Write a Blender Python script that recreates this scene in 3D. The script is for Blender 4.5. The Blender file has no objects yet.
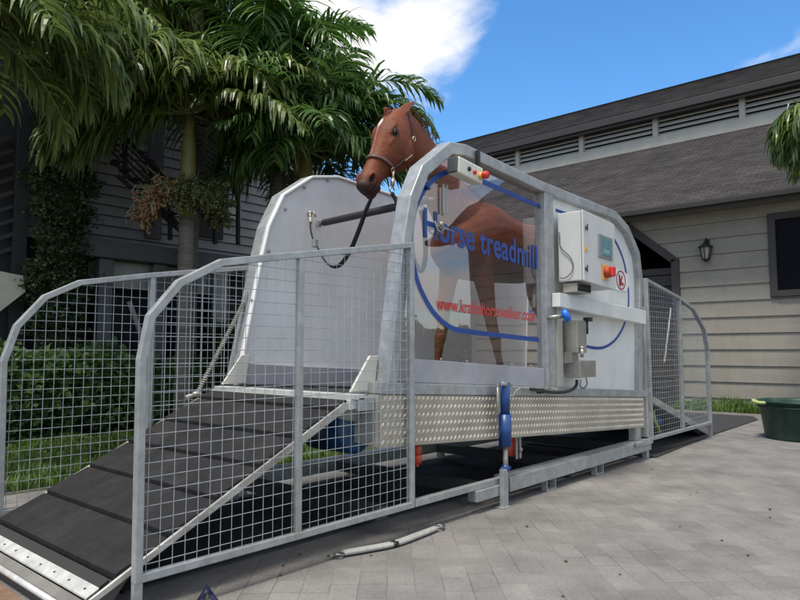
import bpy, bmesh, math, random
from mathutils import Vector, Matrix, Quaternion, noise
R = math.radians
random.seed(7)
SC = bpy.context.scene
COL = SC.collection

# ---------------------------------------------------------------- measuring helper (true planes of the site)
F = 655.; PIT = R(4.45); AZ = R(41.4); H = 1.12
fh = Vector((math.cos(AZ), math.sin(AZ), 0)); RT = Vector((math.sin(AZ), -math.cos(AZ), 0)); UP = Vector((0, 0, 1))
FW = fh * math.cos(PIT) + UP * math.sin(PIT); CU = -fh * math.sin(PIT) + UP * math.cos(PIT)
CAM = Vector((0, 0, H))
def at(px, py, ax, c):
    d = FW + RT * ((px - 400) / F) + CU * ((300 - py) / F)
    i = 'xyz'.index(ax)
    return CAM + d * ((c - CAM[i]) / d[i])
def xz(px, py, y):
    p = at(px, py, 'y', y); return (p.x, p.z)
def yz(px, py, x):
    p = at(px, py, 'x', x); return (p.y, p.z)

# ---------------------------------------------------------------- materials
MATS = {}
def mat(name, col=(.5, .5, .5), rough=.6, metal=0., var=.0, vscale=6., bump=0., bscale=40., spec=.5, col2=None, emit=0., stretch=(1, 1, 1), detail=5., coat=0., grime=0., gcol=(.35, .31, .25)):
    if name in MATS: return MATS[name]
    m = bpy.data.materials.new(name); m.use_nodes = True
    nt = m.node_tree; N = nt.nodes; L = nt.links
    b = N['Principled BSDF']
    b.inputs['Roughness'].default_value = rough; b.inputs['Metallic'].default_value = metal
    b.inputs['Specular IOR Level'].default_value = spec
    b.inputs['Coat Weight'].default_value = coat
    b.inputs['Base Color'].default_value = (*col, 1)
    tc = N.new('ShaderNodeTexCoord'); mp = N.new('ShaderNodeMapping'); mp.inputs['Scale'].default_value = stretch
    L.new(tc.outputs['Object'], mp.inputs['Vector'])
    if var > 0 or col2:
        nz = N.new('ShaderNodeTexNoise'); nz.inputs['Scale'].default_value = vscale; nz.inputs['Detail'].default_value = detail
        nz.inputs['Roughness'].default_value = .6
        L.new(mp.outputs['Vector'], nz.inputs['Vector'])
        rp = N.new('ShaderNodeValToRGB')
        c2 = col2 if col2 else tuple(min(1, c * (1 + var)) for c in col)
        c1 = col if col2 else tuple(c * (1 - var) for c in col)
        rp.color_ramp.elements[0].position = .35; rp.color_ramp.elements[1].position = .65
        rp.color_ramp.elements[0].color = (*c1, 1); rp.color_ramp.elements[1].color = (*c2, 1)
        L.new(nz.outputs['Fac'], rp.inputs['Fac']); L.new(rp.outputs['Color'], b.inputs['Base Color'])
        mr = N.new('ShaderNodeMapRange'); mr.inputs['To Min'].default_value = max(0.03, rough - .1); mr.inputs['To Max'].default_value = min(1, rough + .12)
        L.new(nz.outputs['Fac'], mr.inputs['Value']); L.new(mr.outputs['Result'], b.inputs['Roughness'])
    if grime > 0:
        src = b.inputs['Base Color'].links[0].from_socket if b.inputs['Base Color'].links else None
        g1 = N.new('ShaderNodeTexNoise'); g1.inputs['Scale'].default_value = 3.2; g1.inputs['Detail'].default_value = 10; g1.inputs['Roughness'].default_value = .72
        gm = N.new('ShaderNodeMapping'); gm.inputs['Scale'].default_value = (1.6, 1.6, .5); gm.inputs['Location'].default_value = (3, 1, 7); L.new(tc.outputs['Object'], gm.inputs['Vector']); L.new(gm.outputs[0], g1.inputs['Vector'])
        g2 = N.new('ShaderNodeTexNoise'); g2.inputs['Scale'].default_value = 38; g2.inputs['Detail'].default_value = 3; L.new(tc.outputs['Object'], g2.inputs['Vector'])
        ga = N.new('ShaderNodeMath'); ga.operation = 'MULTIPLY_ADD'; ga.inputs[1].default_value = .28; L.new(g2.outputs['Fac'], ga.inputs[0]); L.new(g1.outputs['Fac'], ga.inputs[2])
        gr = N.new('ShaderNodeMapRange'); gr.inputs['From Min'].default_value = .60; gr.inputs['From Max'].default_value = .86; gr.inputs['To Max'].default_value = grime; L.new(ga.outputs[0], gr.inputs['Value'])
        gx = N.new('ShaderNodeMix'); gx.data_type = 'RGBA'; L.new(gr.outputs[0], gx.inputs[0]); gx.inputs[7].default_value = (*gcol, 1)
        if src: L.new(src, gx.inputs[6])
        else: gx.inputs[6].default_value = (*col, 1)
        L.new(gx.outputs[2], b.inputs['Base Color'])
    if bump > 0:
        nb = N.new('ShaderNodeTexNoise'); nb.inputs['Scale'].default_value = bscale; nb.inputs['Detail'].default_value = 4
        L.new(mp.outputs['Vector'], nb.inputs['Vector'])
        bp = N.new('ShaderNodeBump'); bp.inputs['Strength'].default_value = bump; bp.inputs['Distance'].default_value = .01
        L.new(nb.outputs['Fac'], bp.inputs['Height']); L.new(bp.outputs['Normal'], b.inputs['Normal'])
    if emit:
        b.inputs['Emission Color'].default_value = (*col, 1); b.inputs['Emission Strength'].default_value = emit
    MATS[name] = m
    return m

def leafmat(name, c1, c2, trans=.35, rough=.38):
    if name in MATS: return MATS[name]
    m = bpy.data.materials.new(name); m.use_nodes = True
    nt = m.node_tree; N = nt.nodes; L = nt.links
    b = N['Principled BSDF']; out = N['Material Output']
    g = N.new('ShaderNodeNewGeometry'); rp = N.new('ShaderNodeValToRGB')
    rp.color_ramp.elements[0].color = (*c1, 1); rp.color_ramp.elements[1].color = (*c2, 1)
    L.new(g.outputs['Random Per Island'], rp.inputs['Fac']); L.new(rp.outputs['Color'], b.inputs['Base Color'])
    b.inputs['Roughness'].default_value = rough
    t = N.new('ShaderNodeBsdfTranslucent'); L.new(rp.outputs['Color'], t.inputs['Color'])
    mx = N.new('ShaderNodeMixShader'); mx.inputs[0].default_value = trans
    L.new(b.outputs[0], mx.inputs[1]); L.new(t.outputs[0], mx.inputs[2]); L.new(mx.outputs[0], out.inputs['Surface'])
    MATS[name] = m
    return m

GALV = mat('galvanised_steel', (.29, .305, .31), .45, .3, vscale=14, col2=(.40, .415, .42), bump=.06, bscale=60, detail=9, grime=.45, gcol=(.22, .19, .14))
GALVOLD = mat('weathered_galvanised_steel', (.40, .39, .33), .6, .25, vscale=9, col2=(.5, .51, .49), bump=.1)
WIRE = mat('galvanised_wire', (.42, .45, .46), .45, .35, var=.15, vscale=20)
ALU = mat('aluminium', (.5, .5, .48), .45, .3, vscale=14, col2=(.66, .66, .63), bump=.15, bscale=60)
ALUD = mat('scuffed_aluminium', (.3, .28, .25), .5, .3, vscale=8, col2=(.55, .53, .48), bump=.1)
STAIN = mat('stainless_steel', (.34, .33, .3), .35, .55, var=.12, vscale=5)
WHITE = mat('white_plastic', (.64, .65, .63), .35, 0, vscale=3, col2=(.70, .71, .70), grime=.2)
WHITEIN = mat('white_polyethylene', (.64, .64, .65), .45, 0, vscale=2.5, col2=(.72, .72, .73), bump=.05, bscale=8, grime=.16)
CAB = mat('light_grey_enamel', (.56, .57, .56), .35, 0, vscale=3, col2=(.60, .61, .60), grime=.22)
KICK = mat('grey_kick_board', (.30, .30, .33), .5, 0, vscale=5, col2=(.38, .38, .41), bump=.08, grime=.5)
RUB = mat('black_rubber', (.013, .013, .014), .75, 0, vscale=5, col2=(.023, .022, .023), bump=.3, bscale=120, spec=.25, grime=.3, gcol=(.06, .055, .05))
BELT = mat('conveyor_belt', (.02, .02, .022), .6, 0, var=.2, bump=.2)
BLACK = mat('black_plastic', (.015, .015, .016), .45)
STRAP = mat('black_webbing', (.016, .016, .018), .75, bump=.3, bscale=200)
BLUE = mat('blue_paint', (.008, .055, .21), .35, 0, var=.15, vscale=8, grime=.4, gcol=(.05, .06, .08))
BLUEL = mat('blue_vinyl', (.009, .052, .26), .45, var=.08)
BLUEK = mat('blue_knob_plastic', (.01, .14, .6), .3)
REDV = mat('red_vinyl', (.55, .045, .04), .45)
ORANGE = mat('orange_red_rubber', (.42, .045, .018), .5, var=.15, vscale=12, grime=.5, gcol=(.1, .05, .03))
YEL = mat('orange_sticker', (.75, .4, .08), .5)
SCREEN = mat('display_glass', (.12, .22, .27), .12, 0, vscale=12, col2=(.16, .3, .33), spec=.8)
DGREY = mat('dark_grey_plastic', (.06, .065, .07), .45)
GREENP = mat('green_plastic', (.006, .04, .027), .42, var=.15, vscale=6, spec=.35, grime=.5, gcol=(.10, .10, .08))
BRASS = mat('brass', (.6, .5, .3), .3, .7)
LEATHER = mat('brown_leather', (.10, .05, .04), .5, bump=.2, bscale=120)
ROPE = mat('pale_strap_rubber', (.33, .33, .31), .55, var=.12, vscale=30)

# ---------------------------------------------------------------- mesh helpers (all built in world coordinates)
class MB:
    def __init__(s): s.v = []; s.f = []; s.sm = []
    def add(s, vs, fs, smooth=False):
        o = len(s.v); s.v += [tuple(v) for v in vs]; s.f += [tuple(i + o for i in f) for f in fs]; s.sm += [smooth] * len(fs)
        return s
    def box(s, x0, x1, y0, y1, z0, z1):
        return s.add([(x, y, z) for x in (x0, x1) for y in (y0, y1) for z in (z0, z1)],
              [(0, 1, 3, 2), (4, 6, 7, 5), (0, 4, 5, 1), (2, 3, 7, 6), (0, 2, 6, 4), (1, 5, 7, 3)])
    def prism(s, poly, y0, y1):               # poly in (x, z), extruded along y
        n = len(poly)
        vs = [(x, y0, z) for x, z in poly] + [(x, y1, z) for x, z in poly]
        fs = [tuple(range(n)), tuple(range(2 * n - 1, n - 1, -1))] + [(i, i + n, (i + 1) % n + n, (i + 1) % n) for i in range(n)]
        return s.add(vs, fs)
    def prismx(s, poly, x0, x1):              # poly in (y, z), extruded along x
        n = len(poly)
        vs = [(x0, y, z) for y, z in poly] + [(x1, y, z) for y, z in poly]
        fs = [tuple(range(n)), tuple(range(2 * n - 1, n - 1, -1))] + [(i, i + n, (i + 1) % n + n, (i + 1) % n) for i in range(n)]
        return s.add(vs, fs)
    def prismz(s, poly, z0, z1):
        n = len(poly)
        vs = [(x, y, z0) for x, y in poly] + [(x, y, z1) for x, y in poly]
        fs = [tuple(range(n)), tuple(range(2 * n - 1, n - 1, -1))] + [(i, i + n, (i + 1) % n + n, (i + 1) % n) for i in range(n)]
        return s.add(vs, fs)
    def strip(s, pts, w, y0, y1, side=0, closed=False):   # mitred bar following pts in the xz plane; side 0 centred, 1 = pts are the left/outer edge
        n = len(pts); P = [Vector(p) for p in pts]; A = []; B = []
        for i in range(n):
            if closed: d0 = (P[i] - P[i - 1]).normalized(); d1 = (P[(i + 1) % n] - P[i]).normalized()
            else:
                d0 = (P[i] - P[i - 1]).normalized() if i else (P[1] - P[0]).normalized()
                d1 = (P[i + 1] - P[i]).normalized() if i < n - 1 else d0
            n0 = Vector((d0.y, -d0.x)); n1 = Vector((d1.y, -d1.x)); m = (n0 + n1).normalized(); k = 1 / max(.3, m.dot(n0))
            a, b = (-.5, .5) if side == 0 else (0, side)
            A.append(P[i] + m * k * w * a); B.append(P[i] + m * k * w * b)
        vs = []
        for i in range(n): vs += [(A[i].x, y0, A[i].y), (B[i].x, y0, B[i].y), (B[i].x, y1, B[i].y), (A[i].x, y1, A[i].y)]
        fs = []
        for i in range(n if closed else n - 1):
            a = 4 * i; b = 4 * ((i + 1) % n)
            for k in range(4): fs.append((a + k, a + (k + 1) % 4, b + (k + 1) % 4, b + k))
        if not closed: fs += [(3, 2, 1, 0), (4 * n - 4, 4 * n - 3, 4 * n - 2, 4 * n - 1)]
        return s.add(vs, fs)
    def tube(s, pts, r, seg=8, cap=True, smooth=True, flat=None):
        P = [Vector(p) for p in pts]; n = len(P)
        rs = r if isinstance(r, (list, tuple)) else [r] * n
        t = (P[1] - P[0]).normalized(); ref = Vector((0, 0, 1)) if abs(t.z) < .9 else Vector((1, 0, 0))
        u = t.cross(ref).normalized(); vs = []
        for i in range(n):
            ti = (P[min(i + 1, n - 1)] - P[max(i - 1, 0)]).normalized()
            u = (u - ti * u.dot(ti)).normalized(); w = ti.cross(u)
            for k in range(seg):
                a = 2 * math.pi * k / seg
                fu, fv = (1, 1) if not flat else flat
                vs.append(P[i] + (u * math.cos(a) * fu + w * math.sin(a) * fv) * rs[i])
        fs = [(i * seg + k, i * seg + (k + 1) % seg, (i + 1) * seg + (k + 1) % seg, (i + 1) * seg + k) for i in range(n - 1) for k in range(seg)]
        if cap: fs += [tuple(range(seg - 1, -1, -1)), tuple((n - 1) * seg + k for k in range(seg))]
        return s.add(vs, fs, smooth)
    def beam(s, a, b, w, h):                    # rectangular bar from a to b
        a = Vector(a); b = Vector(b); t = (b - a).normalized()
        ref = UP if abs(t.z) < .95 else Vector((1, 0, 0))
        u = t.cross(ref).normalized() * w / 2; v = u.normalized().cross(t) * h / 2
        vs = [p + x * u + y * v for p in (a, b) for x, y in ((-1, -1), (1, -1), (1, 1), (-1, 1))]
        return s.add(vs, [(0, 1, 2, 3), (7, 6, 5, 4), (0, 4, 5, 1), (1, 5, 6, 2), (2, 6, 7, 3), (3, 7, 4, 0)])
    def ball(s, c, r, seg=10, rings=6, sc=(1, 1, 1)):
        vs = [(c[0], c[1], c[2] + r * sc[2])]
        for i in range(1, rings):
            th = math.pi * i / rings
            for k in range(seg):
                a = 2 * math.pi * k / seg
                vs.append((c[0] + r * sc[0] * math.sin(th) * math.cos(a), c[1] + r * sc[1] * math.sin(th) * math.sin(a), c[2] + r * sc[2] * math.cos(th)))
        vs.append((c[0], c[1], c[2] - r * sc[2])); fs = [(0, 1 + k, 1 + (k + 1) % seg) for k in range(seg)]
        for i in range(rings - 2):
            for k in range(seg):
                a = 1 + i * seg + k; b = 1 + i * seg + (k + 1) % seg; fs.append((a, a + seg, b + seg, b))
        l = len(vs) - 1; o = 1 + (rings - 2) * seg
        fs += [(l, o + (k + 1) % seg, o + k) for k in range(seg)]
        return s.add(vs, fs, True)
    def lathe(s, c, prof, seg=32, sx=1, sy=1):     # prof list of (r, z)
        vs = [(c[0] + r * math.cos(2 * math.pi * k / seg) * sx, c[1] + r * math.sin(2 * math.pi * k / seg) * sy, c[2] + z) for r, z in prof for k in range(seg)]
        fs = [(i * seg + k, i * seg + (k + 1) % seg, (i + 1) * seg + (k + 1) % seg, (i + 1) * seg + k) for i in range(len(prof) - 1) for k in range(seg)]
        return s.add(vs, fs, True)
    def build(s, name, m, parent=None, bevel=0, recalc=True, world_origin=None):
        me = bpy.data.meshes.new(name)
        o0 = wloc(parent) if parent else Vector((0, 0, 0))
        me.from_pydata([tuple(Vector(v) - o0) for v in s.v], [], s.f)
        me.polygons.foreach_set('use_smooth', s.sm)
        for mm in (m if isinstance(m, (list, tuple)) else [m]): me.materials.append(mm)
        if recalc:
            bm = bmesh.new(); bm.from_mesh(me); bmesh.ops.recalc_face_normals(bm, faces=bm.faces); bm.to_mesh(me); bm.free()
        me.update()
        o = bpy.data.objects.new(name, me); COL.objects.link(o)
        if parent: o.parent = parent
        if bevel:
            b = o.modifiers.new('bevel', 'BEVEL'); b.width = bevel; b.segments = 2; b.limit_method = 'ANGLE'; b.angle_limit = R(40)
        return o
WL = {}
def wloc(o):
    while o.parent: o = o.parent
    return Vector(o.location)
def thing(name, loc, label, cat, group=None):
    o = bpy.data.objects.new(name, None); COL.objects.link(o); o.location = loc; o.empty_display_size = .2
    o['label'] = label; o['category'] = cat
    if group: o['group'] = group
    return o
def tag(o, label=None, cat=None, group=None, kind=None):
    if label: o['label'] = label
    if cat: o['category'] = cat
    if group: o['group'] = group
    if kind: o['kind'] = kind
    return o
def rebase(o):                                  # put a single-mesh thing's origin at its base centre
    vs = o.data.vertices
    xs = [v.co for v in vs]
    c = Vector(((min(v.x for v in xs) + max(v.x for v in xs)) / 2, (min(v.y for v in xs) + max(v.y for v in xs)) / 2, min(v.z for v in xs)))
    o.data.transform(Matrix.Translation(-c)); o.location = c
    return o
def catmull(pts, n=6):
    P = [Vector(p) for p in pts]; P = [2 * P[0] - P[1]] + P + [2 * P[-1] - P[-2]]; out = []
    for i in range(1, len(P) - 2):
        for k in range(n):
            t = k / n; a, b, c, d = P[i - 1:i + 3]
            out.append(.5 * ((2 * b) + (c - a) * t + (2 * a - 5 * b + 4 * c - d) * t * t + (3 * b - a - 3 * c + d) * t ** 3))
    out.append(P[-2]); return out
def text_mesh(txt, fn, bold=.0, thick=.002, font_size=1.0, spacing=1.0):
    cu = bpy.data.curves.new('lettering', 'FONT'); cu.body = txt; cu.size = font_size; cu.offset = bold; cu.space_character = spacing
    cu.resolution_u = 3
    o = bpy.data.objects.new('lettering', cu); COL.objects.link(o)
    bpy.context.view_layer.update()
    dg = bpy.context.evaluated_depsgraph_get()
    me = bpy.data.meshes.new_from_object(o.evaluated_get(dg))
    vs = [v.co.copy() for v in me.vertices]; fs = [tuple(p.vertices) for p in me.polygons]
    bpy.data.objects.remove(o); bpy.data.meshes.remove(me)
    x0 = min(v.x for v in vs); x1 = max(v.x for v in vs)
    mb = MB(); mb.add([fn((v.x - x0) / (x1 - x0), v.y) for v in vs], fs)
    return mb

# ================================================================ GROUND
ground = MB().add([(-60, -60, -.004), (140, -60, -.004), (140, 140, -.004), (-60, 140, -.004)], [(0, 1, 2, 3)]).build(
    'ground', mat('garden_soil', (.035, .04, .018), .9, vscale=2, col2=(.06, .06, .03), bump=.5, bscale=8))
ground['kind'] = 'structure'

def paving_mat():
    m = bpy.data.materials.new('grey_pavers'); m.use_nodes = True
    nt = m.node_tree; N = nt.nodes; L = nt.links; b = N['Principled BSDF']
    tc = N.new('ShaderNodeTexCoord'); mp = N.new('ShaderNodeMapping')
    mp.inputs['Rotation'].default_value = (0, 0, R(-42.5)); L.new(tc.outputs['Object'], mp.inputs['Vector'])
    # slight wobble so joints are not ruler straight
    nz = N.new('ShaderNodeTexNoise'); nz.inputs['Scale'].default_value = 5; L.new(mp.outputs['Vector'], nz.inputs['Vector'])
    sb = N.new('ShaderNodeVectorMath'); sb.operation = 'SUBTRACT'; sb.inputs[1].default_value = (.5, .5, .5); L.new(nz.outputs['Color'], sb.inputs[0])
    sc = N.new('ShaderNodeVectorMath'); sc.operation = 'SCALE'; sc.inputs['Scale'].default_value = .014; L.new(sb.outputs[0], sc.inputs[0])
    ad = N.new('ShaderNodeVectorMath'); L.new(mp.outputs['Vector'], ad.inputs[0]); L.new(sc.outputs[0], ad.inputs[1])
    br = N.new('ShaderNodeTexBrick'); L.new(ad.outputs[0], br.inputs['Vector'])
    br.inputs['Scale'].default_value = 1; br.inputs['Mortar Size'].default_value = .0035; br.inputs['Mortar Smooth'].default_value = .3
    br.inputs['Brick Width'].default_value = .25; br.inputs['Row Height'].default_value = .135; br.offset = .42; br.squash = .7; br.squash_frequency = 3
    br.inputs['Color1'].default_value = (.19, .184, .177, 1); br.inputs['Color2'].default_value = (.232, .225, .215, 1); br.inputs['Mortar'].default_value = (.215, .209, .20, 1)
    # blotches and stains
    n2 = N.new('ShaderNodeTexNoise'); n2.inputs['Scale'].default_value = 1.7; n2.inputs['Detail'].default_value = 9; n2.inputs['Roughness'].default_value = .68; L.new(mp.outputs['Vector'], n2.inputs['Vector'])
    r2 = N.new('ShaderNodeValToRGB'); r2.color_ramp.elements[0].position = .32; r2.color_ramp.elements[1].position = .68
    r2.color_ramp.elements[0].color = (.64, .64, .65, 1); r2.color_ramp.elements[1].color = (1.13, 1.12, 1.09, 1); L.new(n2.outputs['Fac'], r2.inputs['Fac'])
    mx = N.new('ShaderNodeMix'); mx.data_type = 'RGBA'; mx.blend_type = 'MULTIPLY'; mx.inputs[0].default_value = 1
    nm = N.new('ShaderNodeTexNoise'); nm.inputs['Scale'].default_value = 2.6; nm.inputs['Detail'].default_value = 3; L.new(mp.outputs['Vector'], nm.inputs['Vector'])
    rm_ = N.new('ShaderNodeMapRange'); rm_.inputs['From Min'].default_value = .44; rm_.inputs['From Max'].default_value = .62; rm_.inputs['To Min'].default_value = .08; rm_.inputs['To Max'].default_value = .75; L.new(nm.outputs['Fac'], rm_.inputs['Value'])
    jm = N.new('ShaderNodeMath'); jm.operation = 'MULTIPLY'; L.new(rm_.outputs[0], jm.inputs[0]); L.new(br.outputs['Fac'], jm.inputs[1])
    jx = N.new('ShaderNodeMix'); jx.data_type = 'RGBA'; L.new(jm.outputs[0], jx.inputs[0]); L.new(br.outputs['Color'], jx.inputs[6]); jx.inputs[7].default_value = (.11, .104, .096, 1)
    L.new(jx.outputs[2], mx.inputs[6]); L.new(r2.outputs['Color'], mx.inputs[7])
    n3 = N.new('ShaderNodeTexNoise'); n3.inputs['Scale'].default_value = 60; n3.inputs['Detail'].default_value = 3; L.new(mp.outputs['Vector'], n3.inputs['Vector'])
    r3 = N.new('ShaderNodeValToRGB'); r3.color_ramp.elements[0].position = .3; r3.color_ramp.elements[1].position = .5
    r3.color_ramp.elements[0].color = (.8, .79, .78, 1); r3.color_ramp.elements[1].color = (1, 1, 1, 1); L.new(n3.outputs['Fac'], r3.inputs['Fac'])
    m3 = N.new('ShaderNodeMix'); m3.data_type = 'RGBA'; m3.blend_type = 'MULTIPLY'; m3.inputs[0].default_value = 1
    L.new(mx.outputs[2], m3.inputs[6]); L.new(r3.outputs['Color'], m3.inputs[7])
    L.new(m3.outputs[2], b.inputs['Base Color'])
    b.inputs['Roughness'].default_value = .85; b.inputs['Specular IOR Level'].default_value = .3
    ml = N.new('ShaderNodeMath'); ml.operation = 'MULTIPLY_ADD'; ml.inputs[1].default_value = -1; L.new(br.outputs['Fac'], ml.inputs[0])
    n4 = N.new('ShaderNodeMath'); n4.operation = 'MULTIPLY'; n4.inputs[1].default_value = .5; L.new(n3.outputs['Fac'], n4.inputs[0]); L.new(n4.outputs[0], ml.inputs[2])
    bp = N.new('ShaderNodeBump'); bp.inputs['Strength'].default_value = .32; bp.inputs['Distance'].default_value = .005
    L.new(ml.outputs[0], bp.inputs['Height']); L.new(bp.outputs['Normal'], b.inputs['Normal'])
    return m
# paved yard outline: stops at the grass by the barn and at the lawn on the far side of the machine
GX = 12.4
pav = MB().add([(-14, -14, 0), (GX, -14, 0), (GX, 9.0, 0), (6.9, 9.0, 0), (6.9, 4.9, 0), (3.4, 4.9, 0), (3.0, 5.7, 0), (-14, 6.15, 0)], [(0, 1, 2, 3, 4, 5, 6, 7)]).build('pavement', paving_mat())
pav['kind'] = 'structure'
dirt = MB().prismz([(-4, 2.2), (1.0, 2.2), (1.13, 2.75), (1.2, 4.3), (-4, 4.9)], -.05, .006).build(
    'dirt_path', mat('brown_dirt', (.15, .085, .05), .9, vscale=7, col2=(.23, .15, .1), bump=.4, bscale=30)); dirt['kind'] = 'structure'

# small litter on the pavers
LITTER = [(283, 566), (281, 576), (371, 556), (300, 555), (652, 470), (652, 478), (690, 495), (566, 562), (620, 575), (697, 493), (770, 510), (770, 518), (527, 527), (563, 600 - 3), (748, 556), (680, 527), (722, 541)]
random.seed(3)
for i, (px, py) in enumerate(LITTER):
    p = at(px, py, 'z', 0); mb = MB(); r = random.uniform(.006, .012)
    mb.ball((p.x, p.y, r * .5), r, 6, 4, (1, .8, .55))
    o = rebase(mb.build('fallen_seed', mat('brown_seed', (.11, .05, .025), .7, var=.3)))
    tag(o, 'small dark brown seed dropped on the grey pavers', 'seed', 'fallen seeds scattered over the grey pavers')

# ================================================================ MESH FENCES
YN = 2.672
def fence(name, outline, y0, y1, posts, label, pitch=.06, yw=None, feet=(), post_w=.036, botz=None, extra=None, wire_y=None):
    """outline: closed list of (x,z) outer corners, clockwise from bottom-left"""
    x0 = min(p[0] for p in outline); x1 = max(p[0] for p in outline)
    t = thing(name, ((x0 + x1) / 2, (y0 + y1) / 2, 0), label, 'fence')
    fr = MB(); fr.strip(outline, post_w, y0, y1, side=1, closed=True)
    fr.build('frame', GALV, t, bevel=.004)
    n = len(outline)
    def span_v(x):
        zs = []
        for i in range(n):
            (a, b), (c, d) = outline[i], outline[(i + 1) % n]
            if (a - x) * (c - x) < 0: zs.append(b + (d - b) * (x - a) / (c - a))
        return (min(zs), max(zs)) if len(zs) > 1 else None
    def span_h(z):
        xs = []
        for i in range(n):
            (a, b), (c, d) = outline[i], outline[(i + 1) % n]
            if (b - z) * (d - z) < 0: xs.append(a + (c - a) * (z - b) / (d - b))
        return (min(xs), max(xs)) if len(xs) > 1 else None
    for p in posts:
        s = span_v(p); pm = MB(); pm.box(p - post_w / 2, p + post_w / 2, y0 + .003, y1 - .003, s[0] + post_w * .8, s[1] - post_w * .8); pm.build('post', GALV, t, bevel=.003)
    for (x, w) in feet:
        fm = MB(); fm.box(x - w / 2, x + w / 2, y0 + .004, y1 - .004, .006, span_v(x)[0] + .01); fm.box(x - w, x + w, y0 - .015, y1 + .015, 0, .008)
        fm.build('foot', GALV, t)
    w = MB(); yw = wire_y if wire_y else (y0 + y1) / 2
    x = x0 + post_w + .03
    while x < x1 - post_w:
        s = span_v(x)
        if s and s[1] - s[0] > .12:
            w.tube([(x, yw, s[0] + .03), (x + random.uniform(-.001, .001), yw, s[1] - .03)], .0019, 4, False, True)
        x += pitch
    z = min(p[1] for p in outline) + post_w + .03
    while z < max(p[1] for p in outline) - post_w:
        s = span_h(z)
        if s and s[1] - s[0] > .12: w.tube([(s[0] + .03, yw + .005, z), (s[1] - .03, yw + .005, z)], .0019, 4, False, True)
        z += pitch
    w.build('wire_mesh', WIRE, t, recalc=False)
    return t
# near-side front fence
NF = [(1.345, .02), (1.33, 1.085), (1.388, 1.274), (1.524, 1.437), (1.743, 1.554), (2.0, 1.603), (3.155, 1.812), (3.155, .155), (1.4, .155)]
nf_out = [(1.362, .158), (1.352, 1.085), (1.388, 1.274), (1.524, 1.437), (1.743, 1.554), (2.0, 1.603), (3.155, 1.812), (3.155, .158)]
f1 = fence('mesh_fence', nf_out, YN - .016, YN + .020, [2.235], 'mesh fence with clipped corner on the camera side of the black entry ramp', feet=[(1.381, .036)])
m = MB(); m.box(3.16, 4.16, YN - .02, YN + .026, .16, .203); m.build('rail_extension', GALV, f1, bevel=.003)
m = MB()
for xx in (1.3445, 1.3445):
    for k in range(13): pass
# far-side front fence
YF = 4.32
ff_out = [(1.36, .16)] + [xz(0, 362, YF), xz(14, 325, YF), xz(43, 295, YF), xz(79, 280, YF), xz(149, 273, YF)] + [(3.1, 1.80), (3.1, .16)]
f2 = fence('mesh_fence', ff_out, YF - .02, YF + .028, [xz(151, 330, YF)[0]], 'galvanised mesh side fence on the lawn side of the black entry ramp', feet=[(1.385, .046), (3.07, .046)])
# near-side rear fence
S8 = .8
rf = [(7.07, .17), (7.04, 1.905), (8.065, 1.775), (8.6, 1.668), (9.02, 1.418), (9.15, 1.13), (9.16, .17)]
f3 = fence('mesh_fence', rf, YN - .022, YN + .028, [8.09], 'galvanised mesh fence with rounded top at the rear of the machine, nearest the green tub', feet=[(9.135, .046)])
# far-side rear fence
rf2 = [(7.05, .19)] + [(x, z) for x, z in rf[1:-1]] + [(9.14, .19)]
f4 = fence('mesh_fence', rf2, YF - .02, YF + .028, [8.09], 'rear mesh fence on the far side of the machine, seen through the near mesh', feet=[(9.115, .046)])

# ================================================================ TREADMILL
SL = -.0565                                   # fall of the running deck towards the rear
def deck(x, z=.862, x0=2.88): return z + SL * (x - x0)
MF, MK = 2.70, 2.82
TM = thing('horse_treadmill', (5.0, 3.45, 0), 'white and galvanised horse treadmill with clear side window and blue lettering, standing on pavers', 'treadmill')
def part(mb, name, m, bevel=0, parent=TM, label=None, recalc=True):
    o = mb.build(name, m, parent, bevel, recalc)
    if label: o['label'] = label
    return o
# --- near side frame (bent tube)
nl = [xz(373, 393, MK), xz(390, 240, MK), xz(397, 198, MK), xz(409, 168, MK), xz(437, 145, MK)]
nr = [xz(466, 144, MF), xz(540, 180, MF), xz(616, 211, MF), xz(629, 226, MF), xz(640, 252, MF), xz(643, 278, MF)]
NO = nl + nr + [(nr[-1][0] - .09, deck(7.0))]
part(MB().strip(NO, .085, MF, MK, side=1), 'side_frame', GALV, .008)
# centre post, twin tubes
cx0 = xz(540, 300, MF)[0]; 
def ztop(x):                                    # inside top of the near frame
    pts = NO
    for i in range(len(pts) - 1):
        (a, b), (c, d) = pts[i], pts[i + 1]
        if min(a, c) <= x <= max(a, c) and abs(c - a) > .05: return b + (d - b) * (x - a) / (c - a) - .08
    return 2.4
PX0, PX1 = xz(547, 300, MF)[0], xz(555.5, 300, MF)[0]
part(MB().box(PX0, PX1, MF + .004, MF + .10, deck(5, .93), ztop(PX0) - .0), 'centre_post', GALV, .006)
# bottom rail above chequer plate
def slab(x0, x1, za, zb, y0, y1): return [(x0, za + SL * (x0 - 2.88)), (x0, zb + SL * (x0 - 2.88)), (x1, zb + SL * (x1 - 2.88)), (x1, za + SL * (x1 - 2.88))]
part(MB().prism(slab(2.885, 7.03, .862, .935, 0, 0), MF - .004, MK - .02), 'bottom_rail', GALV, .006)
# kick board under the window
part(MB().prism(slab(2.99, PX0 - .003, .938, 1.09, 0, 0), MF + .03, MF + .048), 'kick_board', KICK, .003)
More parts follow.
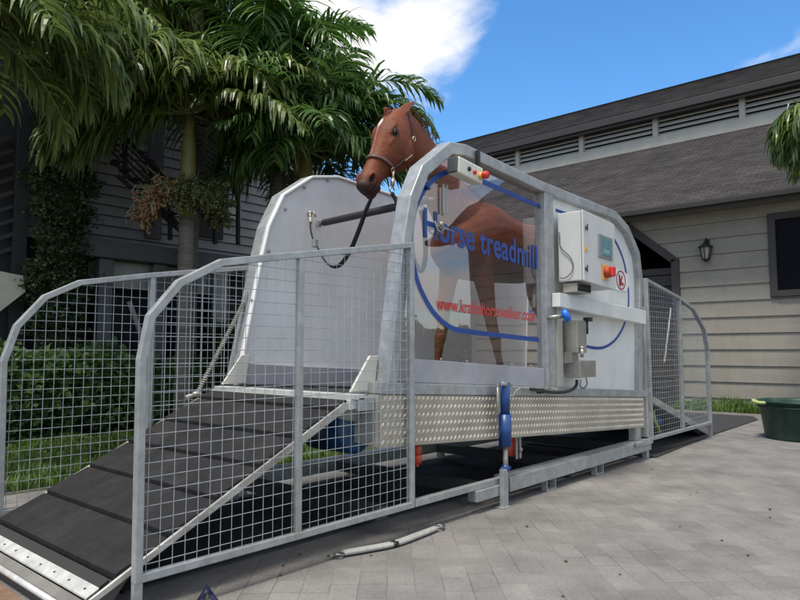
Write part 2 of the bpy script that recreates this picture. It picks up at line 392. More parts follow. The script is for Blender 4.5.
# clear window
def panel_poly(xa, xb, zlow, inset=.06):
    pts = []
    for x, z in NO[:-1]:
        pts.append((x, z))
    # inset polygon toward centre
    cxm, czm = 5.0, 1.7
    q = []
    for x, z in pts:
        d = Vector((cxm - x, czm - z)).normalized() * inset; q.append((x + d.x, z + d.y))
    out = [(x, z) for x, z in q if xa <= x <= xb]
    return q
q = panel_poly(0, 0, 0)
def zat(q, x):
    for i in range(len(q) - 1):
        (a, b), (c, d) = q[i], q[i + 1]
        if min(a, c) <= x <= max(a, c) and abs(c - a) > .05 and max(b, d) > 2.2: return b + (d - b) * (x - a) / (c - a)
left = [p for p in q if p[0] < PX0 - .01 and p[1] > 1.0]
wpoly = [(2.975, deck(2.97, 1.075))] + left + [(PX0 + .02, zat(q, PX0 + .02)), (PX0 + .02, deck(PX0, 1.075))]
def glass():
    m = bpy.data.materials.new('clear_polycarbonate'); m.use_nodes = True
    nt = m.node_tree; N = nt.nodes; L = nt.links; N.remove(N['Principled BSDF']); out = N['Material Output']
    tr = N.new('ShaderNodeBsdfTransparent'); tr.inputs[0].default_value = (.94, .93, .94, 1)
    gl = N.new('ShaderNodeBsdfGlossy'); gl.inputs['Roughness'].default_value = .012
    fr = N.new('ShaderNodeFresnel'); ge = N.new('ShaderNodeNewGeometry'); io = N.new('ShaderNodeMapRange'); io.inputs['To Min'].default_value = 1.9; io.inputs['To Max'].default_value = 1 / 1.9
    L.new(ge.outputs['Backfacing'], io.inputs['Value']); L.new(io.outputs[0], fr.inputs['IOR'])
    tc = N.new('ShaderNodeTexCoord'); nz = N.new('ShaderNodeTexNoise'); nz.inputs['Scale'].default_value = 2.2; nz.inputs['Detail'].default_value = 1
    L.new(tc.outputs['Object'], nz.inputs['Vector'])
    bp = N.new('ShaderNodeBump'); bp.inputs['Strength'].default_value = .12; bp.inputs['Distance'].default_value = .02
    L.new(nz.outputs['Fac'], bp.inputs['Height']); L.new(bp.outputs['Normal'], gl.inputs['Normal'])
    mx = N.new('ShaderNodeMixShader'); L.new(fr.outputs[0], mx.inputs[0]); L.new(tr.outputs[0], mx.inputs[1]); L.new(gl.outputs[0], mx.inputs[2])
    L.new(mx.outputs[0], out.inputs['Surface']); return m
GLASS = glass()
part(MB().prism(wpoly, MF + .055, MF + .060), 'window', GLASS, label='clear window with sky reflections and blue outline')
# small window bolts
b = MB()
for px, py in ((441, 359.5), (467, 361.5), (512, 364.5), (531, 366)):
    p = at(px, py, 'y', MF + .04); part(MB().ball(p, .011, 8, 4, (1, .5, 1)), 'window_bolt', STAIN)
# white rear side panel
right = [p for p in q if p[0] > PX1 + .02 and p[1] > 1.0]
wp2 = [(PX1 - .02, deck(PX1, .935)), (PX1 - .02, zat(q, PX1 - .02))] + right + [(7.0, deck(7.0, .935))]
part(MB().prism(wp2, MF + .06, MF + .075), 'rear_side_panel', WHITE)
# blue outline on window and on panel
def ribbon(pts, w, y, name, mm, nsm=5):
    P = catmull([Vector((x, 0, z)) for x, z in pts], nsm)
    return part(MB().strip([(p.x, p.z) for p in P], w, y - .0015, y + .0015), name, mm)
YW = MF + .052
ov = [xz(541.5, 207, YW), xz(510, 193.5, YW), xz(478, 179, YW), xz(462, 172.5, YW), xz(450, 171.5, YW), xz(437, 177, YW), xz(425, 189, YW), xz(415.5, 209, YW), xz(411.5, 235, YW), xz(412.5, 256, YW), xz(418, 282, YW), xz(430, 307, YW), xz(443, 322, YW), xz(456, 329.5, YW), xz(475, 332.5, YW), xz(505, 336, YW), xz(539, 340, YW)]
ribbon(ov, .036, YW, 'blue_outline', BLUEL)
YP = MF + .056
ov2 = [xz(556, 210, YP), xz(566, 213.5, YP), xz(590, 221, YP), xz(607, 231, YP), xz(617, 244, YP), xz(624, 262, YP), xz(628, 285, YP), xz(628.5, 305, YP), xz(624, 325, YP), xz(616, 339, YP), xz(606, 346.5, YP), xz(596, 348, YP), xz(582, 345.5, YP), xz(560, 342, YP)]
ribbon(ov2, .026, YP, 'blue_outline', BLUEL)
# lettering
def on_window(x0, zb0, x1, zb1, hscale, y):
    def fn(u, v): return (x0 + (x1 - x0) * u, y, zb0 + (zb1 - zb0) * u + v * hscale)
    return fn
a = xz(424, 236, YW); e = xz(537.5, 269, YW)
part(text_mesh('Horse treadmill', on_window(a[0], a[1] - .0, e[0], e[1], .275, YW - .001), bold=.022, spacing=1.02), 'lettering', BLUEL, label='blue lettering reading Horse treadmill', recalc=False)
a = xz(437, 309.5, YW); e = xz(534.5, 321, YW)
part(text_mesh('www.kraftehorsewalker.com', on_window(a[0], a[1], e[0], e[1], .13, YW - .001), bold=.018), 'lettering', REDV, label='red web address lettering', recalc=False)
# --- far side panel
YA = 4.16
fl = [xz(236, 385, YA), xz(261.5, 254, YA), xz(268, 226, YA), xz(283, 194, YA), xz(312, 175.6, YA), xz(338, 175.6, YA)]
FO = fl + [(5.0, 2.61), (6.52, 2.53), (6.85, 2.42), (7.1, 2.17), (7.13, 1.9), (7.03, deck(7.0))]
def insetp(P, d):
    c = Vector((5.0, 1.6)); out = []
    for x, z in P:
        v = (c - Vector((x, z))).normalized() * d; out.append((x + v.x, z + v.y))
    return out
part(MB().prism(FO, YA + .012, YA + .03), 'far_side_panel', WHITEIN, .004)
part(MB().strip(FO, .022, YA - .012, YA + .011, side=1), 'far_panel_rim', mat('white_edge_trim', (.78, .78, .77), .35), .006)
part(MB().strip(insetp(FO, .0), .085, YA + .034, YA + .15, side=1), 'side_frame', GALV, .008)
part(MB().prism(slab(2.93, 6.98, .875, 1.03, 0, 0), YA - .02, YA + .008), 'kick_board', KICK, .003)
bb = MB()
for px, py in ((269, 251), (285.5, 209), (304.5, 187), (328, 180), (244, 350), (252, 300)):
    p = at(px, py, 'y', YA); part(MB().ball(p, .014, 8, 5, (1, .5, 1)), 'panel_bolt', STAIN)
# gussets at the front feet of both panels
for yy in (MK - .02, YA - .03):
    g = MB(); xg = 2.90
    g.prism([(xg - .165, deck(xg - .1) + .012), (xg + .04, deck(xg - .1) + .012), (xg + .07, deck(xg) + .23), (xg + .0, deck(xg) + .23)], yy, yy + .018)
    part(g, 'gusset', mat('cream_plate', (.55, .53, .46), .5, .1, vscale=6, col2=(.63, .61, .55)), .003)
# running deck and belt
part(MB().prism([(2.83, deck(2.83) - .09), (2.80, deck(2.83) - .05), (2.83, deck(2.83) - .002), (7.1, deck(7.1) - .002), (7.1, deck(7.1) - .09)], MK + .02, YA - .03), 'running_belt', BELT, .01)
part(MB().tube([(2.82, MK + .03, deck(2.8) - .1), (2.82, YA - .03, deck(2.8) - .1)], .07, 18), 'front_roller', GALV)
part(MB().prism([(2.70, deck(2.7) - .035), (2.70, deck(2.7) - .005), (2.79, deck(2.75) - .004), (2.79, deck(2.75) - .04)], MK - .08, YA + .02), 'entry_sill', ALU, .004)
# chequer plate skirt with raised lozenges
SK0, SK1 = .545, .858
def skirt_mat():
    m = mat('chequer_plate', (.33, .295, .24), .38, .2, vscale=3, col2=(.43, .39, .325)); return m
part(MB().prism(slab(2.885, 7.0, SK0, SK1, 0, 0), YA + .02, YA + .028), 'plate_skirt', skirt_mat())
part(MB().prismx([(MF + .014, deck(2.885, SK0)), (MF + .014, deck(2.885, SK1)), (YA, deck(2.885, SK1)), (YA, deck(2.885, SK0 + .1))], 2.885, 2.893), 'front_cross_plate', GALVOLD)
lz = MB().prism(slab(2.885, 7.0, SK0, SK1, 0, 0), MF + .0042, MF + .011); nc = 90; nrw = 6
for i in range(nc):
    x = 2.91 + i * (7.0 - 2.94) / nc
    for j in range(nrw):
        z = SK0 + .03 + j * (SK1 - SK0 - .05) / (nrw - 1) + (.0); xx = x + (.021 if j % 2 else 0)
        zz = z + SL * (x - 2.88); an = .9 if (i + j) % 2 == 0 else .9
        ca, sa = math.cos(an), math.sin(an); l, w = .019, .0105
        vs = [(xx - l * ca, MF + .004, zz - l * sa), (xx + w * sa, MF + .004, zz - w * ca), (xx + l * ca, MF + .004, zz + l * sa), (xx - w * sa, MF + .004, zz + w * ca), (xx, MF - .007, zz)]
        lz.add(vs, [(0, 1, 4), (1, 2, 4), (2, 3, 4), (3, 0, 4)])
lo = part(lz, 'plate_skirt', [skirt_mat(), mat('lozenge_glint_metal', (.60, .53, .43), .35, .2, var=.15)])  # paler lozenge colour paints in the reflection on the raised pattern
for i_, pg in enumerate(lo.data.polygons): pg.material_index = 1 if i_ > 5 else 0
# chest bar across the lane
p0 = at(318, 224, 'y', YA); p1 = at(434, 198.5, 'y', MK)
part(MB().tube([p0, p1], .012, 10), 'chest_bar', STAIN)
d = (p1 - p0)
part(MB().tube([p0 + d * .06, p0 + d * .97], .029, 14), 'bar_padding', mat('black_foam', (.03, .03, .032), .6, bump=.2))
part(MB().box(p0.x - .02, p0.x + .02, YA - .03, YA + .0, p0.z - .025, p0.z + .025), 'bar_bracket', STAIN, .004)
part(MB().box(p1.x - .008, p1.x + .006, MK - .09, MK - .08, p1.z - .12, p1.z + .09).box(p1.x + .035, p1.x + .045, MK - .09, MK - .08, p1.z - .12, p1.z + .09), 'bar_bracket', STAIN, .003)
# tie ring on far panel
pr = at(310, 213, 'y', YA - .01)
part(MB().ball(pr, .022, 10, 6).tube([pr, pr + Vector((0, -.05, -.0)), pr + Vector((.01, -.06, -.04))], .007, 8), 'tie_ring', STAIN)
# latch hardware on window
p = at(437, 227, 'y', MF + .05)
part(MB().tube([p, p + Vector((.0, -.05, 0))], .017, 10).tube([p + Vector((-.03, -.03, .0)), p + Vector((.13, -.05, -.02))], .006, 8).ball(p + Vector((-.01, -.045, .012)), .02, 10, 6).tube([p + Vector((-.05, -.02, .03)), p + Vector((-.03, -.03, -.03)), p + Vector((.02, -.035, -.045))], .007, 8), 'window_latch', STAIN)
p = at(426.5, 188, 'y', MF + .05)
part(MB().ball(p + Vector((0, -.015, 0)), .018, 10, 6).tube([p + Vector((-.12, -.01, .005)), p + Vector((0, -.01, 0))], .005, 6), 'window_latch', BLUE)
# remote pendant at the top of the window
c0 = at(465.5, 171.5, 'y', MF - .04)
rb = MB(); rb.box(-.15, .15, -.05, .04, -.06, .06)
ang = R(5)
M4 = Matrix.Translation(c0) @ Matrix.Rotation(ang, 4, 'Y')
def tmb(mb, M): mb.v = [tuple(M @ Vector(v)) for v in mb.v]; return mb
pend = part(tmb(rb, M4), 'pendant_box', mat('cream_plastic', (.62, .62, .53), .4, var=.04), .012)
part(tmb(MB().box(-.165, -.148, -.045, .04, -.056, .056), M4), 'end_cap', DGREY, .01, pend)
part(tmb(MB().tube([(-.03, -.052, 0), (-.03, -.060, 0)], .017, 14), M4), 'button', BLACK, 0, pend)
part(tmb(MB().tube([(.035, -.052, -.005), (.035, -.062, -.005)], .017, 14), M4), 'button', mat('red_button', (.6, .03, .02), .35), 0, pend)
part(tmb(MB().tube([(.11, -.05, -.01), (.11, -.075, -.01)], .026, 12), M4), 'stop_button_collar', YEL, 0, pend)
part(tmb(MB().tube([(.11, -.07, -.01), (.11, -.10, -.01), (.11, -.115, -.01)], [.022, .030, .024], 14), M4), 'stop_button', MATS['red_button'], 0, pend)
ph = at(477, 159, 'y', MF - .01)
part(MB().box(ph.x - .014, ph.x + .014, MF - .03, MF - .005, ph.z - .06, ph.z + .06), 'pendant_strap', BLACK, 0, pend)

# --- control cabinet
CX0, CX1 = 5.14, 5.785; CY0, CY1 = MF - .235, MF - .0
def slope(x, z0): return z0 + SL * (x - CX0)
zt, zb = 2.315, 1.715
cab = part(MB().prism([(CX0, slope(CX0, zb)), (CX0, slope(CX0, zt)), (CX1, slope(CX1, zt)), (CX1, slope(CX1, zb))], CY0 + .022, CY1), 'control_cabinet', CAB, .008)
part(MB().prism([(CX0 + .002, slope(CX0, zb - .004)), (CX0 + .002, slope(CX0, zt + .004)), (CX1 + .004, slope(CX1, zt + .004)), (CX1 + .004, slope(CX1, zb - .004))], CY0, CY0 + .018), 'cabinet_door', CAB, .006, cab)
def cface(px, py): return at(px, py, 'y', CY0 - .002)
def plate(pts, y0, y1, name, mm, parent, bevel=0): return part(MB().prism([xz(px, py, CY0) for px, py in pts], y0, y1), name, mm, bevel, parent)
plate([(598, 257), (598, 233.5), (611.5, 239), (611.5, 261)], CY0 - .012, CY0 - .001, 'display_bezel', mat('bezel_grey', (.22, .25, .25), .4), cab, .003)
plate([(600, 254.5), (600, 237.5), (609.5, 241.5), (609.5, 257.5)], CY0 - .016, CY0 - .0125, 'display', SCREEN, cab)
plate([(602, 253), (602, 249), (608, 251), (608, 255)], CY0 - .0175, CY0 - .0165, 'display_field', mat('display_teal', (.2, .42, .4), .3), cab)
p = cface(605, 272.5)
part(MB().box(p.x - .06, p.x + .06, CY0 - .01, CY0 - .001, p.z - .07, p.z + .07), 'switch_plate', YEL, .003, cab)
part(MB().tube([(p.x, CY0 - .008, p.z), (p.x, CY0 - .05, p.z)], .05, 16), 'rotary_switch', ORANGE, 0, cab)
part(MB().box(p.x - .02, p.x + .05, CY0 - .085, CY0 - .05, p.z - .04, p.z + .05), 'switch_handle', MATS['red_button'], .012, cab)
for py in (227.5, 268.5):
    p = cface(586, py)
    part(MB().tube([(p.x, CY0 - .001, p.z), (p.x, CY0 - .012, p.z)], .018, 10).box(p.x - .004, p.x + .004, CY0 - .02, CY0 - .012, p.z - .03, p.z + .03), 'door_lock', DGREY, 0, cab)
p = cface(586, 248)
part(MB().prism([(p.x - .035, p.z - .03), (p.x, p.z + .035), (p.x + .035, p.z - .03)], CY0 - .0035, CY0 - .0015), 'warning_sticker', YEL, 0, cab)
# slotted cable gland block below
p = at(578, 292, 'y', MF - .1)
gb = part(MB().box(p.x - .14, p.x + .13, MF - .16, MF - .03, slope(p.x, zb) - .085, slope(p.x, zb) - .005), 'cable_gland_block', mat('gland_grey', (.30, .30, .25), .5), .004, cab)
g = MB()
for k in range(7): g.tube([(p.x - .115 + k * .036, MF - .165, slope(p.x, zb) - .075), (p.x - .115 + k * .036, MF - .165, slope(p.x, zb) - .015)], .008, 6)
part(g, 'cable_glands', BLACK, 0, cab)
# thin cable loop on the cabinet side
cb = [at(x, y, 'y', MF - .01) + Vector((0, -.0, 0)) for x, y in ((556, 235), (557, 250), (563, 260), (566, 268), (564, 276), (558, 281), (554, 280))]
cb = [Vector((CX0 - .012, MF - .02 - .2 * t, z)) for t, z in ((.0, 2.15), (.05, 2.02), (.45, 1.93), (.62, 1.85), (.5, 1.78), (.2, 1.745), (0, 1.75))]
part(MB().tube(catmull(cb, 6), .004, 6), 'cable', DGREY, 0, cab)
# sticker with horse-head badge
YB = YP - .004
st = [xz(613, 289.5, YB), xz(613, 267, YB), xz(622, 269.5, YB), xz(628, 275, YB), xz(629, 285, YB), xz(626.5, 291.5, YB)]
part(MB().prism(st, YB - .0, YB + .002), 'badge_sticker', mat('sticker_white', (.78, .76, .76), .4))
bc = at(621, 280.2, 'y', YB - .002)
ring = []
for k in range(25): ring.append((bc.x + .11 * math.cos(2 * math.pi * k / 24), bc.z + .095 * math.sin(2 * math.pi * k / 24)))
BADGE = mat('dark_red_ink', (.3, .02, .03), .5)
part(MB().strip(ring, .013, YB - .004, YB - .001), 'badge_ring', BADGE)
bx, bz = bc.x, bc.z
part(MB().prism([(bx - .05, bz - .05), (bx - .055, bz + .055), (bx - .028, bz + .06), (bx - .012, bz + .0), (bx + .022, bz + .05), (bx + .045, bz + .045), (bx + .01, bz - .015), (bx + .07, bz - .035), (bx + .06, bz - .055), (bx + .0, bz - .045), (bx - .02, bz - .075)], YB - .0045, YB - .0015), 'badge_emblem', BADGE)
# white cable duct
dpts = [xz(555, 307, MF - .03), xz(555, 293, MF - .03), xz(642, 311, MF - .03), xz(642, 324.5, MF - .03)]
part(MB().prism(dpts, MF - .075, MF + .0), 'cable_duct', WHITE, .005)
# stainless drive boxes
def pb(pxa, pya, pxb, pyb, y): (xa, za), (xb, zb_) = xz(pxa, pya, y), xz(pxb, pyb, y); return min(xa, xb), max(xa, xb), min(za, zb_), max(za, zb_)
yS = MF - .13
x0, x1, _, _ = pb(577, 320, 586, 352, yS)
z1 = at(577, 320, 'y', yS).z; z0 = at(577, 353, 'y', yS).z
part(MB().box(x0, x1 + .02, yS, MF + .02, z0, z1), 'drive_box', STAIN, .004)
za = at(577, 361, 'y', yS).z; zb2 = at(577, 378, 'y', yS).z
part(MB().box(x0 + .02, x1 + .17, yS - .01, MF - .0, zb2, za), 'drive_box', STAIN, .004)
part(MB().box(x0 - .02, x1 - .04, yS + .05, MF + .03, za - .02, z0 + .01), 'drive_bracket', STAIN, .003)
part(MB().box(PX1 + .005, PX1 + .10, MF - .01, MF + .02, deck(5.2, .95), 1.52), 'backing_strip', mat('dull_beige_metal', (.42, .41, .36), .5, .1))
# hydraulic blue knob valve
p = at(566, 315.5, 'y', MF - .12)
kn = part(MB().tube([p + Vector((-.12, .1, -.02)), p], .018, 10), 'valve_stem', STAIN)
part(tmb(MB().tube([(0, 0, -.03), (0, 0, -.02), (0, 0, .02), (0, 0, .03)], [.03, .055, .055, .035], 16), Matrix.Translation(p) @ Matrix.Rotation(R(65), 4, Vector((1, .4, 0)))), 'valve_knob', BLUEK, 0, kn)
p = at(587, 326, 'y', yS)
part(MB().tube([p + Vector((0, 0, -.07)), p + Vector((0, 0, .05))], .012, 8).box(p.x - .03, p.x + .05, yS - .03, yS + .02, p.z + .04, p.z + .075), 'limit_switch', BLACK)
p = at(581, 355, 'y', yS - .01)
part(MB().tube([p + Vector((0, -.01, -.02)), p + Vector((0, -.01, .05))], .016, 10).ball(p + Vector((.0, -.01, .06)), .018), 'sensor_plug', STAIN)
# hoses
hp = [at(x, y, 'y', yS + .05) for x, y in ((577, 380), (576, 386), (569, 391), (556, 392.5), (540, 390.5), (531, 389))]
part(MB().tube(catmull(hp, 5), .014, 8), 'hose', BLACK)
hp = [at(x, y, 'y', yS) for x, y in ((581, 380), (580, 386), (584, 388), (587, 384), (586, 378))]
part(MB().tube(catmull(hp, 5), .006, 6), 'cable', DGREY)
hp = [at(x, y, 'y', MF - .06) for x, y in ((556, 392), (545, 390), (520, 388), (516, 391), (513, 396), (505, 396.5))]
part(MB().tube(hp, .009, 8), 'hydraulic_pipe', STAIN)
for px in (541, 556):
    p = at(px, 391, 'y', MF - .06); part(MB().box(p.x - .025, p.x + .025, MF - .08, MF - .03, p.z - .02, p.z + .02), 'pipe_fitting', STAIN if px > 550 else BLACK, .004)
# --- base frame: near beam, far beam, cross members, feet
BX0 = xz(474, 500, YN - .01)[0]; BX1 = xz(649, 440, YN - .01)[0]
def beam_at(y0, y1, x0=BX0, x1=BX1): return MB().box(x0, x1, y0, y1, .085, .195)
part(beam_at(YN - .035, YN + .11, x0=4.22), 'base_beam', GALV, .006)
part(MB().box(BX0, 4.18, YN - .035, YN + .04, .082, .158), 'base_beam_stub', GALV, .004)
part(beam_at(YF - .1, YF + .02, 2.9, 7.1), 'base_beam', GALV, .006)
for x in (3.0, 4.0, 5.4, 6.7): part(MB().box(x - .05, x + .05, YN + .12, YF - .11, .09, .17), 'cross_member', mat('shade_dark_steel', (.05, .05, .05), .6, .2))  # near-black colour puts the shade under the machine into the steel
def hoop_foot(x, w, y0, y1): 
    return MB().strip([(x - w, .083), (x - w, .008), (x + w, .008), (x + w, .083)], .012, y0, y1)
for px in (548, 597):
    x = xz(px, 470, YN)[0]; part(hoop_foot(x, .07, YN - .03, YN + .02), 'base_foot', GALV)
x = xz(502, 490, YN - .04)[0]
part(MB().box(x - .033, x + .033, YN - .075, YN - .04, .004, .27).box(x - .05, x + .05, YN - .085, YN + .0, 0, .008), 'base_foot', GALV, .004)
part(MB().box(xz(646, 450, YN)[0] - .03, xz(646, 450, YN)[0] + .03, YN - .02, YN + .03, 0, .085), 'base_foot', GALV)
for x in (2.95, 4.2, 5.5, 7.0): part(MB().box(x - .03, x + .03, YF - .07, YF - .01, 0, .085), 'base_foot', GALV)
# lugs on the beam end
x = BX1
part(MB().box(x - .45, x + .0, YN - .055, YN - .038, .155, .215).box(x - .47, x - .30, YN - .075, YN - .05, .175, .205), 'end_bracket', GALV, .003)
part(MB().box(x - .26, x - .14, YN + .02, YN + .1, .2, deck(7, SK0) + .01), 'rear_pivot_post', GALV)
part(MB().box(x - .26, x - .14, YF - .1, YF - .04, .2, deck(7, SK0) + .01), 'rear_pivot_post', GALV)
part(MB().box(7.045, 7.12, MF - .01, MF + .11, .2, 1.6), 'rear_post', GALVOLD, .005)
part(MB().box(7.045, 7.12, YA + .03, YA + .14, .2, 1.6), 'rear_post', GALVOLD, .005)
# lifting cylinders: near one fully visible
def cylinder(y, side):
    xt, ztp = xz(501, 383, YN - .02); xb = xt
    c = part(MB().tube([(xt, y, deck(xt, .96)), (xt, y, .66)], .038, 18), 'lifting_cylinder', BLUE)
    part(MB().tube([(xt, y, .66), (xt, y, .43)], .047, 18), 'cylinder_collar', BLUE, 0, c)
    part(MB().tube([(xt, y, .44), (xb, y, .22)], .019, 14), 'piston_rod', STAIN, 0, c)
    part(MB().ball((xb, y, .27), .033, 12, 8).tube([(xb - .06, y, .27), (xb + .06, y, .27)], .012, 8), 'clevis', BLUE, 0, c)
    part(MB().box(xt - .085, xt - .055, y + .0, y + .018, deck(xt, .74), deck(xt, .95)).tube([(xt - .07, y - .02, deck(xt, .955)), (xt + .05, y - .02, deck(xt, .94))], .017, 8), 'cylinder_bracket', STAIN, .004, c)
    part(MB().tube([(xt - .10, y - .005, deck(xt, .70)), (xt - .10, y - .005, deck(xt, .93))], .006, 6), 'hydraulic_pipe', STAIN, 0, c)
cylinder(YN - .05, 1)
cylinder(YF + .0, -1)
# orange buffers and castor
p = at(417, 447, 'y', MF + .06)
part(MB().tube([(p.x, p.y, deck(p.x, SK0)), (p.x, p.y, deck(p.x, SK0) - .065)], .032, 14).tube([(p.x, p.y, deck(p.x, SK0) - .069), (p.x, p.y, deck(p.x, SK0) - .12)], .031, 14).tube([(p.x, p.y, deck(p.x, SK0) - .12), (p.x, p.y, deck(p.x, SK0) - .145)], .012, 8), 'rubber_buffer', ORANGE)
p = at(511, 447, 'y', MF + .15)
cs = part(MB().tube([(p.x, p.y - .02, p.z), (p.x, p.y + .03, p.z)], .075, 20), 'castor_wheel', ORANGE)
part(MB().box(p.x + .05, p.x + .075, p.y - .05, p.y - .04, p.z - .09, p.z + .12).box(p.x + .0, p.x + .02, p.y - .05, p.y - .04, p.z - .09, p.z + .12).ball((p.x + .06, p.y - .05, p.z - .02), .02), 'castor_fork', GALV, 0, cs)
# blue drive drum under the front
p0 = at(360, 426, 'y', MF + .22)
dr = part(MB().tube([(p0.x, MF + .22, p0.z), (p0.x, MF + .26, p0.z), (p0.x, MF + .60, p0.z)], [.15, .175, .175], 28), 'drive_drum', mat('deep_blue_paint', (.006, .055, .14), .4, var=.15))
part(MB().box(p0.x - .13, p0.x + .13, MF + .2, MF + .62, p0.z + .13, deck(2.85) - .09), 'drum_bracket', GALVOLD, .004)
part(MB().box(2.74, 2.88, MF + .04, MF + .2, deck(2.8) - .10, deck(2.8) - .02), 'front_lug', GALV, .004)
# rear drive with blue motor seen through rear mesh
pm_ = at(661, 416, 'y', MF + .3)
part(MB().tube([(pm_.x, MF + .3, pm_.z), (pm_.x, MF + .62, pm_.z)], .10, 20), 'rear_motor', MATS['blue_knob_plastic'])
part(MB().tube(catmull([at(653, 404, 'y', MF + .22), at(654, 418, 'y', MF + .2), at(658, 428, 'y', MF + .22), at(660, 434, 'y', MF + .3)], 5), .022, 8), 'hose', mat('yellow_green_hose', (.45, .5, .1), .5))
part(MB().tube([(7.13, MK + .03, deck(7.1) - .09), (7.13, YA - .03, deck(7.1) - .09)], .07, 18), 'rear_roller', GALV)
part(MB().box(7.2, 7.42, MF + .25, YA - .2, .5, .53), 'motor_shelf', BLACK)

# ================================================================ RAMPS
RA = thing('entry_ramp', (1.9, 3.47, 0), 'black rubber boarded entry ramp with aluminium lip, between the two front mesh fences', 'ramp')
YR0, YR1 = 2.76, 4.20
rx0, rz0, rx1, rz1 = 1.30, .135, 2.70, .835
def rz(x): return rz0 + (rz1 - rz0) * (x - rx0) / (rx1 - rx0)
part(MB().prism([(1.19, .0), (1.19, .04), (1.30, rz(1.30) - .015), (2.70, rz(2.70) - .015), (2.70, rz(2.70) - .045), (1.42, rz(1.42) - .045), (1.3, .0)], YR0 + .05, YR1 - .01), 'ramp_base', mat('dark_ramp_steel', (.08, .075, .07), .6, .3), .003, RA)
k = 0; xb = [1.345, 1.59, 1.835, 2.08, 2.325, 2.59, 2.70]
for i in range(6):
    a, b = xb[i] + .0, xb[i + 1] - .012
    o = .014
    mb = MB().prism([(a, rz(a) - .01), (a - .004, rz(a) + .022), (b, rz(b) + .008), (b + .004, rz(b) - .012)], YR0 + .03 + random.uniform(-.006, .006), YR1 + random.uniform(-.012, .012))
    part(mb, 'rubber_board', RUB, .003, RA)
part(MB().prism([(1.288, rz(1.288) - .008), (1.288, rz(1.288) + .004), (1.333, rz(1.333) + .004), (1.333, rz(1.333) - .012)], YR0 + .06, YR1 - .0), 'rubber_strip', mat('worn_rubber', (.028, .026, .024), .75, bump=.3), .002, RA)
lipm = MB().prism([(1.232, rz(1.232) - .004), (1.232, rz(1.232) + .006), (1.286, rz(1.286) + .006), (1.286, rz(1.286) - .004)], YR0 + .05, YR1 + .01)
part(lipm, 'lip_plate', ALU, .002, RA)
b = MB()
for j in range(9):
    for dx in (.0, ):
        b.tube([(1.258, YR0 + .12 + j * .16, rz(1.258) + .006), (1.258, YR0 + .12 + j * .16, rz(1.258) + .009)], .006, 8)
part(b, 'lip_rivets', BLACK, 0, RA)
part(MB().prism([(1.19, .05), (1.195, .068), (1.229, rz(1.229) - .006), (1.229, rz(1.229) - .03), (1.2, .03)], YR0 + .04, YR1 + .01), 'lip_slope', mat('dull_grey_lip', (.2, .19, .17), .6, .2, var=.15), .002, RA)
part(MB().tube([(1.178, YR0 + .03, .06), (1.178, YR1 + .01, .06)], .014, 10), 'lip_tube', ALU, 0, RA)
part(MB().prism([(1.2, rz(1.2) - .022), (1.2, rz(1.2) + .006), (2.66, rz(2.66) + .006), (2.70, rz(2.66) - .0), (2.70, rz(2.66) - .028)], YR0 + .012, YR0 + .028), 'side_rail', ALUD, .003, RA)
part(MB().prism([(1.2, rz(1.2) - .06), (1.2, rz(1.2) + .002), (2.66, rz(2.66) + .002), (2.70, rz(2.66) - .07)], YR1 + .0, YR1 + .025), 'side_rail', ALUD, .003, RA)
part(MB().prism([(2.69, rz1 - .06), (2.69, rz1 + .0), (2.765, rz1 + .012), (2.765, rz1 - .05)], YR0, YR1 + .02), 'top_bar', ALU, .004, RA)
# coil lift spring on the far side
def coil(a, b, r, turns, wr, name, mm, parent):
    a = Vector(a); b = Vector(b); t = (b - a); l = t.length; t.normalize(); u = t.cross(UP).normalized(); w = t.cross(u); pts = []
    n = int(turns * 8)
    for i in range(n + 1):
        k = i / n; an = 2 * math.pi * turns * k
        pts.append(a + t * l * k + (u * math.cos(an) + w * math.sin(an)) * r)
    return part(MB().tube(pts, wr, 5).tube([a, b], r * .7, 8), name, mm, 0, parent)
SP = mat('spring_steel_pale', (.30, .30, .26), .55, .2, var=.2, vscale=40)
a = at(255, 281, 'y', 4.24); c = at(197, 394, 'y', 4.24)
coil(a, c, .014, 56, .005, 'lift_spring', SP, RA)
part(MB().ball(a + Vector((0, 0, .02)), .035).tube([a, a + Vector((.0, .08, .02))], .02), 'spring_anchor', STAIN, 0, RA)
part(MB().ball(c, .03, sc=(1.4, 1, .8)).tube([c, c + Vector((-.09, 0, -.02))], .016), 'spring_anchor', STAIN, 0, RA)
# exit ramp
RX = thing('exit_ramp', (8.3, 3.47, 0), 'black rubber exit ramp behind the rear mesh fence, falling towards the barn', 'ramp')
ex = [(7.28, .575), (7.28, .64), (9.5, .02), (9.4, .0), (9.2, .0)]
part(MB().prism(ex, 2.80, 4.15), 'ramp_base', RUB, .004, RX)
part(MB().prism([(7.27, .58), (7.27, .66), (9.5, .035), (9.5, .0), (9.35, .0)], 2.765, 2.795), 'side_rail', ALUD, .003, RX)
part(MB().prism([(7.27, .58), (7.27, .66), (9.5, .035), (9.5, .0), (9.35, .0)], 4.155, 4.185), 'side_rail', ALUD, .003, RX)
a = at(666.5, 300, 'y', 4.1); c = at(664, 356, 'y', 4.1)
a = Vector((8.35, 4.2, 1.62)); 
pa = at(669, 308, 'y', 3.6); pc = at(664.5, 360, 'y', 3.9)
coil(at(671, 308, 'y', 4.24), at(664.5, 362, 'y', 4.24), .015, 30, .006, 'lift_spring', ALU, RX)

